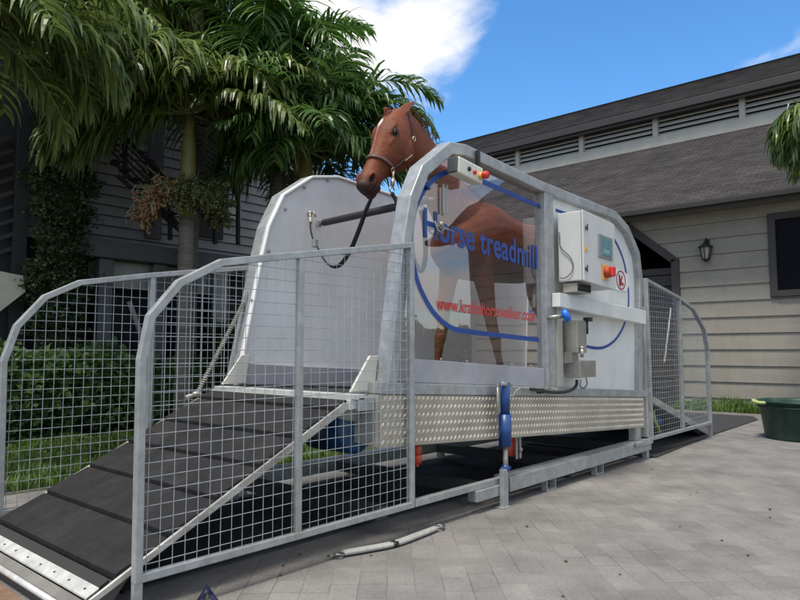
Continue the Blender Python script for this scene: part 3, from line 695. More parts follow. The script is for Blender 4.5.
# strut lying on the pavers
a = at(343, 553, 'z', .02); m1 = at(396, 543, 'z', .02); c = at(436, 528, 'z', .02)
LS = thing('loose_strap', (m1.x, m1.y, 0), 'pale double tube strap with metal hooks lying on the pavers beside the near fence', 'strap')
dv = (c - a).normalized(); sd = Vector((-dv.y, dv.x, 0))
for k in (-1, 1):
    pts = catmull([a + sd * .013 * k, a.lerp(m1, .5) + sd * .013 * k + Vector((0, -.008, 0)), m1 + sd * .013 * k, m1.lerp(c, .55) + sd * .013 * k + Vector((.0, -.004, .0)), c + sd * .010 * k], 5)
    part(MB().tube(pts, .0135, 8), 'tube', ROPE, 0, LS)
    part(MB().tube([pts[i] + Vector((0, 0, .0)) for i in (9, 10)], .0155, 8), 'clip', BLACK, 0, LS)
for e, s in ((a, -1), (c, 1)):
    hk = MB()
    o = e + dv * .03 * s
    ring = [o + dv * .03 * math.cos(t) + sd * .026 * math.sin(t) + Vector((0, 0, .006 * math.sin(2 * t))) for t in [2 * math.pi * i / 12 for i in range(13)]]
    hk.tube(ring, .007, 6); hk.tube([o + dv * .01 * s, o + dv * .05 * s, o + dv * .06 * s + sd * .02], .006, 6)
    part(hk, 'hook', mat('dark_hook_metal', (.2, .2, .2), .35, .7), 0, LS)

# blue strap loop at the bottom edge of the view
p = at(206, 600, 'z', .0)
bl = MB(); q1 = at(199, 604, 'z', 0); q2 = at(206, 588, 'z', .02); q3 = at(217, 603, 'z', .0)
bl.tube([q1, Vector((q2.x, q2.y, .03)), q3, q3 + (q3 - q1) * 1.2], .012, 8, flat=(1.6, .6)); 
tag(rebase(bl.build('cloth_strap', mat('navy_cloth', (.008, .014, .06), .7, bump=.3))), 'navy blue strap loop lying on the pavers in front of the near fence', 'strap')

# rubber path and green tub
rp = MB().prismz([(7.0, 2.60), (9.4, 2.72), (11.9, 2.75), (12.45, 2.95), (12.6, 4.0), (9.4, 4.3), (7.0, 4.3)], .004, .016)
tag(rebase(rp.build('rubber_mat', mat('dark_rubber_matting', (.03, .03, .033), .8, var=.2, vscale=5, bump=.3, bscale=90), bevel=.004)), 'long black rubber mat on the pavers running from the exit ramp towards the barn', 'mat')
pl = at(768, 438, 'z', 0); tc_ = at(800, 441, 'z', 0)
TB = thing('plastic_tub', tc_, 'large dark green round plastic tub with handles on the pavers in front of the barn', 'tub')
cT = Vector((tc_.x + .25, tc_.y + .0, 0))
rbot = .43; rtop = .52; ht = .485
part(MB().lathe(cT, [(0, .02), (rbot - .03, .02), (rbot, .0), (rbot + .01, .03), (rtop - .03, ht - .05), (rtop - .005, ht - .045), (rtop, ht - .02), (rtop + .02, ht - .015), (rtop + .022, ht), (rtop - .01, ht), (rtop - .03, ht - .03), (rbot - .02, .05), (0, .04)], 40), 'tub_body', GREENP, 0, TB)
part(MB().lathe(cT, [(rtop - .02, ht - .085), (rtop + .002, ht - .08), (rtop + .002, ht - .07), (rtop - .018, ht - .065)], 40), 'tub_band', GREENP, 0, TB)
hp = at(754, 401, 'y', cT.y + .25)
hl = -RT
ctr = cT + Vector((0, 0, ht - .02)) + hl * (rtop + .0)
tanv = Vector((hl.y, -hl.x, 0))
part(MB().tube(catmull([ctr + tanv * .09, ctr + tanv * .07 + hl * .07 + UP * .02, ctr + hl * .10 + UP * .01, ctr - tanv * .07 + hl * .07 + UP * .0, ctr - tanv * .09], 5), .02, 8), 'handle', mat('lime_plastic', (.38, .45, .16), .45), 0, TB)
ctr2 = cT + Vector((0, 0, ht - .02)) - hl * (rtop + .0)
part(MB().tube(catmull([ctr2 + tanv * .09, ctr2 + tanv * .07 - hl * .07, ctr2 - hl * .10, ctr2 - tanv * .07 - hl * .07, ctr2 - tanv * .09], 5), .02, 8), 'handle', MATS['lime_plastic'], 0, TB)

um = MB().prismz([(1.5, 3.02), (6.9, 3.02), (6.9, 4.2), (1.5, 4.2)], .003, .012)  # dark sheet, stretched forward to darken the lit ground below the ramp
tag(rebase(um.build('rubber_mat', MATS['dark_rubber_matting'])), 'dark rubber mat added to deepen the shade under the treadmill', 'mat')
# ================================================================ BARN (wall faces the camera side, x = 14)
XW = 14.0
SIDING = mat('taupe_siding', (.27, .248, .208), .7, vscale=1.5, col2=(.31, .287, .243), bump=.15, bscale=30, stretch=(1, .3, 3), grime=.3, gcol=(.13, .12, .10))
TRIMD = mat('dark_brown_trim', (.05, .044, .042), .6, var=.12, vscale=5)
def shingle():
    m = bpy.data.materials.new('asphalt_shingles'); m.use_nodes = True
    nt = m.node_tree; N = nt.nodes; L = nt.links; b = N['Principled BSDF']
    tc = N.new('ShaderNodeTexCoord'); sp = N.new('ShaderNodeSeparateXYZ'); cb = N.new('ShaderNodeCombineXYZ')
    L.new(tc.outputs['Object'], sp.inputs[0]); L.new(sp.outputs['Y'], cb.inputs['X']); L.new(sp.outputs['X'], cb.inputs['Y'])
    br = N.new('ShaderNodeTexBrick'); L.new(cb.outputs[0], br.inputs['Vector']); br.inputs['Scale'].default_value = 1
    br.inputs['Brick Width'].default_value = .24; br.inputs['Row Height'].default_value = .085; br.inputs['Mortar Size'].default_value = .006; br.inputs['Bias'].default_value = .1
    br.inputs['Color1'].default_value = (.062, .057, .056, 1); br.inputs['Color2'].default_value = (.105, .096, .092, 1); br.inputs['Mortar'].default_value = (.03, .027, .025, 1)
    nz = N.new('ShaderNodeTexNoise'); nz.inputs['Scale'].default_value = 1.3; nz.inputs['Detail'].default_value = 8; L.new(cb.outputs[0], nz.inputs['Vector'])
    rp = N.new('ShaderNodeValToRGB'); rp.color_ramp.elements[0].position = .3; rp.color_ramp.elements[1].position = .7
    rp.color_ramp.elements[0].color = (.75, .75, .75, 1); rp.color_ramp.elements[1].color = (1.15, 1.12, 1.1, 1); L.new(nz.outputs['Fac'], rp.inputs['Fac'])
    mx = N.new('ShaderNodeMix'); mx.data_type = 'RGBA'; mx.blend_type = 'MULTIPLY'; mx.inputs[0].default_value = 1
    L.new(br.outputs['Color'], mx.inputs[6]); L.new(rp.outputs['Color'], mx.inputs[7]); L.new(mx.outputs[2], b.inputs['Base Color'])
    b.inputs['Roughness'].default_value = .9; b.inputs['Specular IOR Level'].default_value = .2
    return m
SHG = shingle()
BN = thing('barn', (XW, 4, 0), 'long taupe clapboard barn with brown shingle roof and louvred clerestory, behind the treadmill', 'barn')
def bpart(mb, name, m, bevel=0, parent=BN, label=None): return part(mb, name, m, bevel, parent, label)
zs0 = at(700, 271, 'x', XW).z; pitch = zs0 - at(700, 286.6, 'x', XW).z
WY0, WY1 = 1.35, at(768, 230, 'x', XW).y; WZ0, WZ1 = at(775, 297, 'x', XW).z, at(770, 214, 'x', XW).z
DY0 = at(681, 300, 'x', XW).y; DY1 = DY0 + 3.1
dz1 = at(682, 259, 'x', XW).z; dtop = yz(627, 222, XW)
DSL = (dtop[1] - dz1) / (dtop[0] - DY0); DZT = 4.0
eave = at(640, 217, 'x', 13.45)
siding = MB(); z = zs0 - pitch * 9; ztop_w = 4.2
def board(ya, yb, za, zb): 
    if yb - ya > .02 and zb - za > .02: siding.prismz([(XW + .03, 0)], 0, 0) if False else siding.add(
        [(XW - .028, ya, za), (XW - .028, yb, za), (XW - .004, yb, zb), (XW - .004, ya, zb), (XW + .02, ya, za), (XW + .02, yb, za), (XW + .02, yb, zb), (XW + .02, ya, zb)],
        [(0, 1, 2, 3), (5, 4, 7, 6), (0, 4, 5, 1), (3, 2, 6, 7), (0, 3, 7, 4), (1, 5, 6, 2)])
z = zs0
while z > 0: z -= pitch
while z < ztop_w:
    za, zb = max(z, 0.02), min(z + pitch - .006, ztop_w)
    for ya, yb in ((-4.26, WY0), (WY1, DY0), (DY1, 14.8)): board(ya, yb, za, zb)
    if zb < WZ0 or za > WZ1: board(WY0, WY1, za, zb)
    else:
        if za < WZ0 < zb: board(WY0, WY1, za, WZ0)
        if za < WZ1 < zb: board(WY0, WY1, WZ1, zb)
    # above the clipped door corner
    if zb > dz1:
        ya_ = DY0 + max(0, (za - dz1)) / DSL; yb_2 = DY0 + min(DZT - dz1, zb - dz1) / DSL
        if za < DZT:
            siding.add([(XW - .028, DY0, max(za, dz1)), (XW - .028, ya_, max(za, dz1)), (XW - .004, yb_2, zb), (XW - .004, DY0, zb), (XW + .02, DY0, max(za, dz1)), (XW + .02, ya_, max(za, dz1)), (XW + .02, yb_2, zb), (XW + .02, DY0, zb)],
                       [(0, 1, 2, 3), (5, 4, 7, 6), (0, 4, 5, 1), (3, 2, 6, 7), (0, 3, 7, 4), (1, 5, 6, 2)])
        if za > DZT: board(DY0, DY1, za, zb)
    z += pitch
bpart(siding, 'wall', SIDING)
shell = MB().box(XW + .03, XW + .12, -4.26, WY0 - .0, 0, 4.2).box(XW + .03, XW + .12, WY1, DY0, 0, 4.2).box(XW + .03, XW + .12, DY1, 14.8, 0, 4.2).box(XW + .03, XW + .12, WY0, WY1, 0, WZ0).box(XW + .03, XW + .12, WY0, WY1, WZ1, 4.2)
shell.box(19.0, 19.1, -4.2, 14.8, 0, 6.7).box(XW + .13, 18.9, -4.26, -4.16, 0, 4.2).box(XW + .13, 18.9, 14.8, 14.9, 0, 4.2).box(XW + .13, 18.9, -4.2, 14.8, 4.1, 4.18)
bpart(shell, 'inner_wall', mat('dark_interior', (.03, .03, .03), .9))
# window
fw = .13
wf = MB().box(XW - .06, XW + .02, WY1 - fw, WY1 + .0, WZ0, WZ1).box(XW - .06, XW + .02, WY0, WY0 + fw, WZ0, WZ1).box(XW - .06, XW + .02, WY0 + fw, WY1 - fw, WZ1 - fw, WZ1).box(XW - .075, XW + .02, WY0 + fw, WY1 - fw, WZ0, WZ0 + fw * .9)
wfo = bpart(wf, 'window_frame', TRIMD, .006)
bpart(MB().box(XW - .0, XW + .01, WY0 + fw, WY1 - fw, WZ0 + fw * .9, WZ1 - fw), 'window_pane', mat('dark_window_glass', (.004, .004, .009), .4, spec=.08), 0, wfo)
# door opening with clipped corner
fd = .16
ln = math.hypot(1, DSL)
ye = DY0 + (DZT - dz1) / DSL
df = MB().box(XW - .07, XW + .1, DY0, DY0 + fd, 0, dz1)
nrm = Vector((1, DSL)).normalized(); pn = Vector((nrm.y, -nrm.x)) * fd
df.prismx([(DY0, dz1 + .004), (ye, DZT), (ye + pn.x, DZT + pn.y), (DY0 + fd, dz1 - fd * .45 + .004)], XW - .07, XW + .1)
df.box(XW - .07, XW + .1, ye, DY1 - (ye - DY0), DZT - fd, DZT).box(XW - .07, XW + .1, DY1 - fd, DY1, 0, dz1)
dfo = bpart(df, 'door_frame', TRIMD, .006)
dd = MB(); zz = .05; dh = at(655, 269, 'x', XW + .2).z
while zz < dh - .05:
    dd.box(XW + .17, XW + .22, DY0 + fd, DY1 - fd, zz, min(zz + .225, dh)); zz += .245
bpart(dd, 'barn_door', mat('dark_plank', (.045, .04, .038), .6, var=.2, bump=.2), .004)
# lower roof
EX = 13.45
ez0 = eave.z; ez1 = at(640, 211, 'x', EX).z
cb0 = at(640, 150, 'x', 18.0).z
RY0, RY1 = -5.4, 15.3
bpart(MB().box(EX - .02, EX + .03, RY0, RY1, ez0, ez1 + .0), 'fascia', TRIMD)
bpart(MB().box(EX - .11, EX - .025, RY0, RY1, ez0 + .03, ez1 + .01), 'gutter', mat('brown_gutter', (.032, .028, .027), .6), .012)
bpart(MB().box(EX + .035, XW + .0, RY0, RY1, ez0 + .02, ez0 + .05), 'soffit', mat('soffit_grey', (.16, .155, .145), .7))
# shingle courses as real steps
def courses(xa, za, xb, zb, n, y0, y1, th=.02):
    mb = MB(); dx, dz = (xb - xa) / n, (zb - za) / n; L_ = math.hypot(dx, dz); nx, nz = -dz / L_ * th, dx / L_ * th
    for i in range(n):
        x0, z0 = xa + dx * i, za + dz * i; x1, z1 = x0 + dx * 1.02, z0 + dz * 1.02
        mb.add([(x0 + nx, y0, z0 + nz), (x0 + nx, y1, z0 + nz), (x1, y1, z1), (x1, y0, z1), (x0, y0, z0 - .002), (x0, y1, z0 - .002)], [(0, 1, 2, 3), (4, 5, 1, 0)])
    return mb
bpart(courses(EX - .06, ez1 + .02, 18.0, cb0, 52, RY0, RY1, .013), 'lower_roof', SHG)
# clerestory
XC = 18.0
t1 = at(640, 141, 'x', XC).z; t2 = at(640, 117, 'x', XC).z
LT = mat('pale_taupe_trim', (.36, .345, .305), .65, var=.08, vscale=3)
bpart(MB().box(XC - .04, XC + .05, RY0 + .3, RY1 - .3, cb0 - .05, t1), 'clerestory_sill', LT)
bpart(MB().box(XC + .12, XC + .18, RY0 + .3, RY1 - .3, t1, t2 + .2), 'clerestory_backing', MATS['dark_interior'])
lv = MB(); ns = 5; ph_ = (t2 - t1) / ns
for i in range(ns):
    z0 = t1 + i * ph_ + .01
    lv.add([(XC + .02, RY0 + .3, z0), (XC + .02, RY1 - .3, z0), (XC + .11, RY1 - .3, z0 + ph_ * .62), (XC + .11, RY0 + .3, z0 + ph_ * .62), (XC + .02, RY0 + .3, z0 + .03), (XC + .02, RY1 - .3, z0 + .03), (XC + .11, RY1 - .3, z0 + ph_ * .62 + .03), (XC + .11, RY0 + .3, z0 + ph_ * .62 + .03)],
           [(0, 1, 2, 3), (4, 5, 6, 7), (0, 1, 5, 4)])
bpart(lv, 'louvre_slats', mat('louvre_taupe', (.36, .345, .31), .7))
y = 4.22 - 2.2 * 6
while y < RY1:
    if y > RY0 + .4: bpart(MB().box(XC - .035, XC + .1, y - .07, y + .07, t1 - .0, t2 + .1), 'clerestory_post', LT)
    y += 2.2
XE = 17.78
g0, g1 = at(640, 121, 'x', XE).z, at(640, 111, 'x', XE).z
bpart(MB().box(XE - .02, XE + .03, RY0, RY1, g0, g1), 'upper_fascia', TRIMD)
bpart(MB().box(XE - .12, XE - .025, RY0, RY1, g0 + .06, g1 - .01), 'upper_gutter', MATS['brown_gutter'], .015)
bpart(MB().box(XE + .035, XC + .2, RY0, RY1, g0 + .05, g0 + .08), 'upper_soffit', mat('upper_soffit_brown', (.07, .065, .06), .8))
XR = 20.3; rdz = at(640, 94.5, 'x', XR).z
bpart(courses(XE - .1, g1 + .01, XR, rdz, 30, RY0, RY1, .013), 'upper_roof', SHG)
bpart(MB().prism([(XR, rdz), (XR + 3.3, g1 - .1), (XR + 3.3, g0), (XR - .0, rdz - .2)], RY0, RY1), 'back_roof', SHG)
bpart(MB().prism([(XC + .2, cb0), (XC + .2, g0 + .3), (XR, rdz - .1), (XR + 2.6, g0 + .3), (XR + 2.6, 0), (XC + 1.3, 0)], RY1 - .5, RY1 - .4), 'gable_wall', SIDING)
bpart(MB().prism([(XW, 0), (XW, 4.3), (XC - .1, cb0 - .15), (XC + .1, g0 + .1), (XR, rdz - .15), (XR + 3.0, g0 + .1), (XR + 3.0, 0)], -4.4, -4.28), 'gable_wall', SIDING)
# wall lantern
lp = at(706, 250, 'x', XW - .13)
LN = thing('wall_lantern', (XW - .13, lp.y, lp.z - .25), 'small black carriage lantern on the taupe barn wall between door and window', 'lantern')
IR = mat('black_iron', (.02, .02, .018), .5)
y, z = lp.y, lp.z
part(MB().box(XW - .05, XW - .03, y - .05, y + .05, z - .0, z + .22).tube([(XW - .04, y, z + .14), (XW - .1, y, z + .24), (XW - .15, y, z + .2)], .014, 8), 'bracket', IR, 0, LN)
lb = MB(); 
for k in range(6):
    a = math.pi / 3 * k
    lb.tube([(XW - .15 + .07 * math.cos(a), y + .07 * math.sin(a), z - .19), (XW - .15 + .115 * math.cos(a), y + .115 * math.sin(a), z + .05)], .009, 5)
part(lb, 'cage', IR, 0, LN)
part(MB().lathe((XW - .15, y, z), [(0, .2), (.02, .19), (.02, .16), (.05, .13), (.14, .06), (.145, .045), (0, .045)], 12), 'lamp_cap', IR, 0, LN)
part(MB().lathe((XW - .15, y, z), [(0, -.19), (.08, -.18), (.06, -.21), (.02, -.24), (0, -.25)], 12), 'lamp_base', IR, 0, LN)
part(MB().lathe((XW - .15, y, z), [(.062, -.18), (.1, .045)], 12), 'lamp_glass', mat('frosted_lamp_glass', (.3, .3, .28), .3), 0, LN)

# ================================================================ GRASS
def grass(name, region_pts, n, hmin, hmax, label, seed):
    rnd = random.Random(seed); mb = MB(); xs = [p[0] for p in region_pts]; ys = [p[1] for p in region_pts]
    def inside(x, y):
        c = False; m = len(region_pts)
        for i in range(m):
            (x1, y1), (x2, y2) = region_pts[i], region_pts[(i + 1) % m]
            if (y1 > y) != (y2 > y) and x < (x2 - x1) * (y - y1) / (y2 - y1) + x1: c = not c
        return c
    k = 0
    while k < n:
        x = rnd.uniform(min(xs), max(xs)); y = rnd.uniform(min(ys), max(ys))
        if not inside(x, y): continue
        k += 1
        cl = .6 + .8 * noise.noise(Vector((x * 2.5, y * 2.5, seed)))
        h = rnd.uniform(hmin, hmax) * max(.35, cl); a = rnd.uniform(0, 6.283); ln_ = rnd.uniform(.1, .8) * h; w = rnd.uniform(.004, .009)
        dx, dy = math.cos(a), math.sin(a); px, py = -dy * w, dx * w
        mb.add([(x - px, y - py, 0), (x + px, y + py, 0), (x + dx * ln_ * .35 + px * .8, y + dy * ln_ * .35 + py * .8, h * .6), (x + dx * ln_ * .35 - px * .8, y + dy * ln_ * .35 - py * .8, h * .6), (x + dx * ln_, y + dy * ln_, h)], [(0, 1, 2, 3), (3, 2, 4)])
    o = mb.build(name, leafmat('grass_blade', (.06, .12, .02), (.17, .27, .055), .4, .5), recalc=False)
    tag(o, label, 'grass', kind='stuff'); return o
grass('grass', [(12.45, -2), (13.95, -2), (13.95, 4.6), (12.6, 4.4)], 14000, .12, .34, 'strip of unmown green grass along the foot of the barn wall', 1)
grass('lawn', [(-1.5, 6.2), (3.0, 5.75), (3.4, 4.95), (5.2, 4.95), (5.6, 9.0), (-1.5, 9.0)], 62000, .06, .17, 'green lawn between the far mesh fence and the hedge', 2)
kb = MB().box(12.40, 12.44, -13, 9, -.02, .05)
tag(rebase(kb.build('kerb_strip', mat('pale_kerb', (.3, .28, .25), .8, var=.1))), kind='structure')
# ================================================================ DARK TIMBER HOUSE ON THE LEFT (wall parallel to the machine, y = 9.6)
YH = 9.6
HG = thing('timber_house', (3.5, YH, 0), 'dark grey clapboard house with black outside stair, behind the palms', 'house')
HS = mat('charcoal_siding', (.25, .25, .26), .7, vscale=1.5, col2=(.32, .32, .33), bump=.1)
HD = mat('near_black_timber', (.018, .018, .021), .7, var=.2)
HW = mat('house_white_trim', (.5, .5, .5), .6, var=.08)
HL = mat('pale_grey_render', (.36, .35, .33), .8, var=.12, vscale=1)
def hp(mb, name, m, bevel=0, parent=HG): return part(mb, name, m, bevel, parent)
def hx(px, py=300, y=YH): return at(px, py, 'y', y).x
def hz(px, py, y=YH): return at(px, py, 'y', y).z
X0, X1 = -2.6, hx(318, 200)
zdeck1 = hz(150, 245, YH - .6); zdeck0 = hz(150, 262, YH - .6)
mb = MB(); lap = .155; z = zdeck1
while z < 6.6:
    mb.add([(X0, YH - .035, z), (X1, YH - .035, z), (X1, YH - .006, z + lap - .012), (X0, YH - .006, z + lap - .012), (X0, YH, z), (X1, YH, z)], [(0, 1, 2, 3), (0, 4, 5, 1)]); z += lap
hp(mb, 'upper_wall', HS)
hp(MB().box(X0, X1, YH + .001, YH + .2, 0, 6.6), 'wall_core', HD)
hp(MB().box(hx(66, 250, YH - .6), X1 + .2, YH - .6, YH - .04, zdeck0, zdeck1), 'balcony_deck', mat('deck_grey', (.10, .10, .105), .7, var=.1), .01)
hp(MB().box(hx(88, 270), hx(206, 270), YH - .3, YH - .002, hz(150, 292), zdeck0 - .003), 'render_band', HL)
for a, b in ((20, 88), (90, 120), (150, 168), (205, 240)):
    hp(MB().box(hx(a, 350), hx(b, 350) - .1, YH - .12, YH - .004, .0, hz(150, 296)), 'dark_opening', HD, .01)  # near-black boxes stand in for the unlit openings below the deck
for px in (88, 142, 172, 204): 
    x = hx(px, 350); hp(MB().box(x - .1, x + .1, YH - .5, YH - .35, 0, zdeck0 - .003), 'deck_pillar', HL if px in (204, 172) else mat('grey_post', (.13, .13, .14), .7), .01)
hp(MB().beam((hx(103, 305), YH - .8, hz(103, 300, YH - .8)), (hx(127, 370), YH - .8, hz(127, 370, YH - .8)), .05, .05), 'brace', mat('pale_brace', (.28, .28, .28), .6))
# doors and windows of the upper floor
def rect(px0, py0, px1, py1, ya, yb, name, m, parent=HG, bevel=.005):
    a_ = at(px0, py1, 'y', ya); b_ = at(px1, py0, 'y', ya)
    return hp(MB().box(a_.x, b_.x, ya, yb, a_.z, b_.z), name, m, bevel, parent)
w1 = rect(80, 75, 112, 118, YH - .06, YH - .03, 'window_frame', mat('dim_grey_trim', (.09, .09, .1), .6))
rect(83, 78, 109, 114, YH - .075, YH - .062, 'pane', mat('house_glass', (.008, .009, .01), .1), w1)
rect(120, 78, 140, 98, YH - .09, YH - .03, 'window_blind', HW)
w2 = rect(146, 118, 165, 238, YH - .07, YH - .03, 'door_frame', mat('dim_grey_trim', (.09, .09, .1), .6))
rect(196, 110, 226, 236, YH - .08, YH - .03, 'dark_doorway', HD)
rect(44, 72, 78, 128, YH - .08, YH - .03, 'pale_panel', mat('pale_house_panel', (.55, .55, .57), .7, var=.1))
rect(133, 100, 137, 168, YH - .42, YH - .36, 'white_post', HW)
rect(228, 196, 241, 204, YH - .1, YH - .05, 'white_slat', HW); rect(228, 209, 241, 218, YH - .1, YH - .05, 'white_slat', HW)
rect(246, 120, 262, 142, YH - .1, YH - .05, 'white_slat', mat('dim_grey_trim2', (.2, .2, .2), .6))
# roof, with the eaves hidden in the palms
hp(MB().prismx([(YH - .9, 6.35), (YH - .9, 6.45), (YH + 2.6, 8.2), (YH + 6, 6.45), (YH + 6, 6.35)], X0 - .5, X1 + .4), 'roof', mat('dark_roof', (.035, .033, .03), .9, var=.2))
hp(MB().box(X1 - .01, X1 + .1, YH + .0, YH + 5.5, 0, 6.4), 'side_wall', HS)
# stair with black rails
ST = thing('outside_stair', (hx(150, 250, 8.6), 8.6, 0), 'black steel stair with railings in front of the dark timber house', 'stair')
def P(px, py, y=8.6): return at(px, py, 'y', y)
sr = MB(); 
for (a, b) in (((100, 113), (166, 178)), ((112, 160), (176, 222)), ((118, 176), (186, 236))): 
    sr.beam(P(*a), P(*b), .04, .05)
hp(sr, 'stringer', HD, 0, ST)
mr = MB()
for a, b in (((106, 126), (168, 186)), ((107, 134), (170, 195)), ((108, 142), (172, 204)), ((110, 150), (174, 213))): mr.tube([P(*a), P(*b)], .014, 6)
hp(mr, 'rail_wires', HD, 0, ST)
bs = MB()
for px, ya, yb in ((125, 118, 178), (152, 160, 226), (170, 178, 240)): bs.beam(P(px, ya), P(px, yb), .05, .05)
hp(bs, 'balusters', HD, 0, ST)
br_ = MB()
for yy in (178, 186, 196, 206): br_.tube([P(168, yy), P(240, yy + 10)], .016, 6)
for px in (190, 215, 238): br_.beam(P(px, 176), P(px, 244), .05, .05)
hp(br_, 'landing_rail', HD, 0, ST)
tr = MB()
for k in range(9):
    p = P(112 + k * 9, 164 + k * 8.6); tr.box(p.x - .05, p.x + .04, 8.35, 8.56, p.z - .012, p.z + .012)
hp(tr, 'tread', HD, 0, ST)
# black slatted screen and cream stair flank at far left
SCN = thing('slatted_screen', (at(5, 300, 'y', 9.3).x, 9.3, 0), 'near black slatted timber screen at the left edge of the view', 'screen')
for k in range(9):
    a_, b_ = at(-30, 150 + k * 14, 'y', 9.3), at(13, 136 + k * 14, 'y', 9.3); 
    hp(MB().beam(a_, b_, .03, .05), 'slat', mat('dark_slat', (.025, .025, .028), .6), 0, SCN)
pp = at(16, 300, 'y', 9.3); hp(MB().box(pp.x - .08, pp.x + .08, 9.24, 9.32, 0, at(16, 60, 'y', 9.3).z), 'screen_post', HD, .004, SCN)
hp(MB().box(at(-60, 300, 'y', 9.4).x, pp.x, 9.4, 9.42, .0, at(0, -60, 'y', 9.4).z), 'screen_board', HD, 0, SCN)
fl_ = MB().prism([xz(-20, 268, 9.1), xz(22, 276, 9.1), xz(24, 292, 9.1), xz(-20, 326, 9.1)], 9.05, 9.13)
tag(rebase(fl_.build('stair_flank', mat('cream_render', (.48, .46, .38), .8, var=.1))), 'cream rendered stair flank at the left edge, behind the far mesh fence', 'wall')
# ================================================================ PALMS AND SHRUBS
def frond(mb, org, az, el, L, droop, leaf=.5, n=46, rnd=random, vee=.35, hang=1.0, lw=.021, stem=None, roll=0.):
    d = Vector((math.cos(az), math.sin(az), 0)); side = Vector((-d.y, d.x, 0)); pts = []; p = Vector(org); steps = 14
    tang = []
    for i in range(steps + 1):
        t = i / steps; e = el - droop * t ** 1.35
        tg = d * math.cos(e) + UP * math.sin(e); pts.append(p.copy()); tang.append(tg); p = p + tg * (L / steps)
    (stem or mb).tube(pts, [.022 * (1 - .85 * i / steps) for i in range(steps + 1)], 5, False, True)
    n = int(n * 1.02)
    for i in range(n):
        t = .13 + .87 * (i + rnd.uniform(-.3, .3)) / n; t = min(max(t, .12), .998)
        f = t * steps; k = min(int(f), steps - 1); fr = f - k
        o = pts[k].lerp(pts[k + 1], fr); tg = tang[k].lerp(tang[k + 1], fr).normalized()
        up_ = side.cross(tg).normalized(); 
        if up_.z < 0: up_ = -up_
        l = leaf * (math.sin(math.pi * (.16 + .80 * t)) ** .7) * rnd.uniform(.85, 1.12)
        for s in (-1, 1):
            if rnd.random() < .06: continue
            l = leaf * (math.sin(math.pi * (.16 + .80 * t)) ** .7) * rnd.uniform(.7, 1.2)
            fwd = .35 + .65 * t + rnd.uniform(-.1, .1)
            v = (side * s + tg * fwd + up_ * (vee + rnd.uniform(-.25, .25)) + Vector((rnd.gauss(0, .13), rnd.gauss(0, .13), rnd.gauss(0, .10)))).normalized()
            w = lw * rnd.uniform(.8, 1.2) ; q = o.copy(); tw_ = Vector((rnd.gauss(0, .35), rnd.gauss(0, .35), rnd.gauss(0, .35))); seg = 4; l *= 1.12; hg = hang * rnd.uniform(.75, 1.25); prev = None; vs = []
            for j in range(seg + 1):
                tt = j / seg
                wid = w * (.55, 1.0, .9, .6, .06)[j]
                nr = v.cross(UP); 
                if nr.length < .05: nr = tg
                nr = (nr.normalized() * .8 + tg * .4 * s + tw_).normalized()
                vs += [q - nr * wid, q + nr * wid]
                v = (v - UP * (.42 * hg * (.15 + tt * 2.6))).normalized(); q = q + v * (l / seg)
            mb.add(vs, [(2 * j, 2 * j + 1, 2 * j + 3, 2 * j + 2) for j in range(seg)])
    return pts
PALM1 = leafmat('palm_leaf_olive', (.03, .07, .012), (.24, .31, .08), .4, .36)
PALM2 = leafmat('palm_leaf_deep', (.018, .06, .014), (.12, .22, .05), .4, .4)
STEM = mat('palm_stem_green', (.12, .14, .04), .5, var=.2)
BARK = mat('palm_trunk_bark', (.10, .09, .07), .85, vscale=5, col2=(.17, .155, .13), bump=.5, bscale=14, stretch=(1, 1, 5))
SHAFT = mat('olive_crownshaft', (.16, .15, .045), .45, vscale=4, col2=(.22, .2, .07))
def palm(loc, h, r, label, fronds, leafm, seed, base=(0, 0), shaft=.9, extra=(), L=2.2, leaf=.5, n=44, name='palm_tree', hang=1., el_range=(-.2, 1.35), az_rng=None, droop=1.7, group='palm trees around the yard'):
    rnd = random.Random(seed); x, y = loc
    t = thing(name, (x + base[0], y + base[1], 0), label, 'palm tree', group)
    tp = []; nn = 14
    for i in range(nn + 1):
        k = i / nn; rr = r * (1.35 - .35 * min(1, k * 4)) * (1 + .035 * (i % 2))
        tp.append((Vector((x + base[0] * (1 - k) ** 2, y + base[1] * (1 - k) ** 2, k * (h - shaft))), rr))
    part(MB().tube([p for p, _ in tp], [q for _, q in tp], 14), 'trunk', BARK, 0, t)
    part(MB().tube([(x, y, h - shaft - .03), (x, y, h - shaft * .75), (x, y, h - shaft * .3), (x, y, h)], [r * 1.0, r * 1.12, r * .9, r * .5], 14), 'crownshaft', SHAFT, 0, t)
    cr = MB(); stems = MB(); org = Vector((x, y, h - .02))
    for i in range(fronds):
        k = (i + .5) / fronds; el = el_range[0] + (el_range[1] - el_range[0]) * k + rnd.uniform(-.12, .12)
        az = i * 2.39996 + rnd.uniform(-.3, .3)
        frond(cr, org + Vector((rnd.uniform(-.05, .05), rnd.uniform(-.05, .05), 0)), az, el, L * rnd.uniform(.85, 1.1), droop * rnd.uniform(.8, 1.15) * (.6 + .5 * k), leaf * rnd.uniform(.9, 1.1), n, rnd, stem=stems, hang=hang)
    for (az, el, l, dr, lf) in extra: frond(cr, org, R(az), el, l, dr, lf, n + 6, rnd, stem=stems, hang=hang)
    c = part(cr, 'crown', leafm, 0, t, recalc=False); part(stems, 'frond_stems', STEM, 0, t, recalc=False)
    return t
def aim(o, px, py, y):                       # azimuth from palm top to a point seen in the photo
    q = at(px, py, 'y', y); return math.degrees(math.atan2(q.y - o[1], q.x - o[0]))
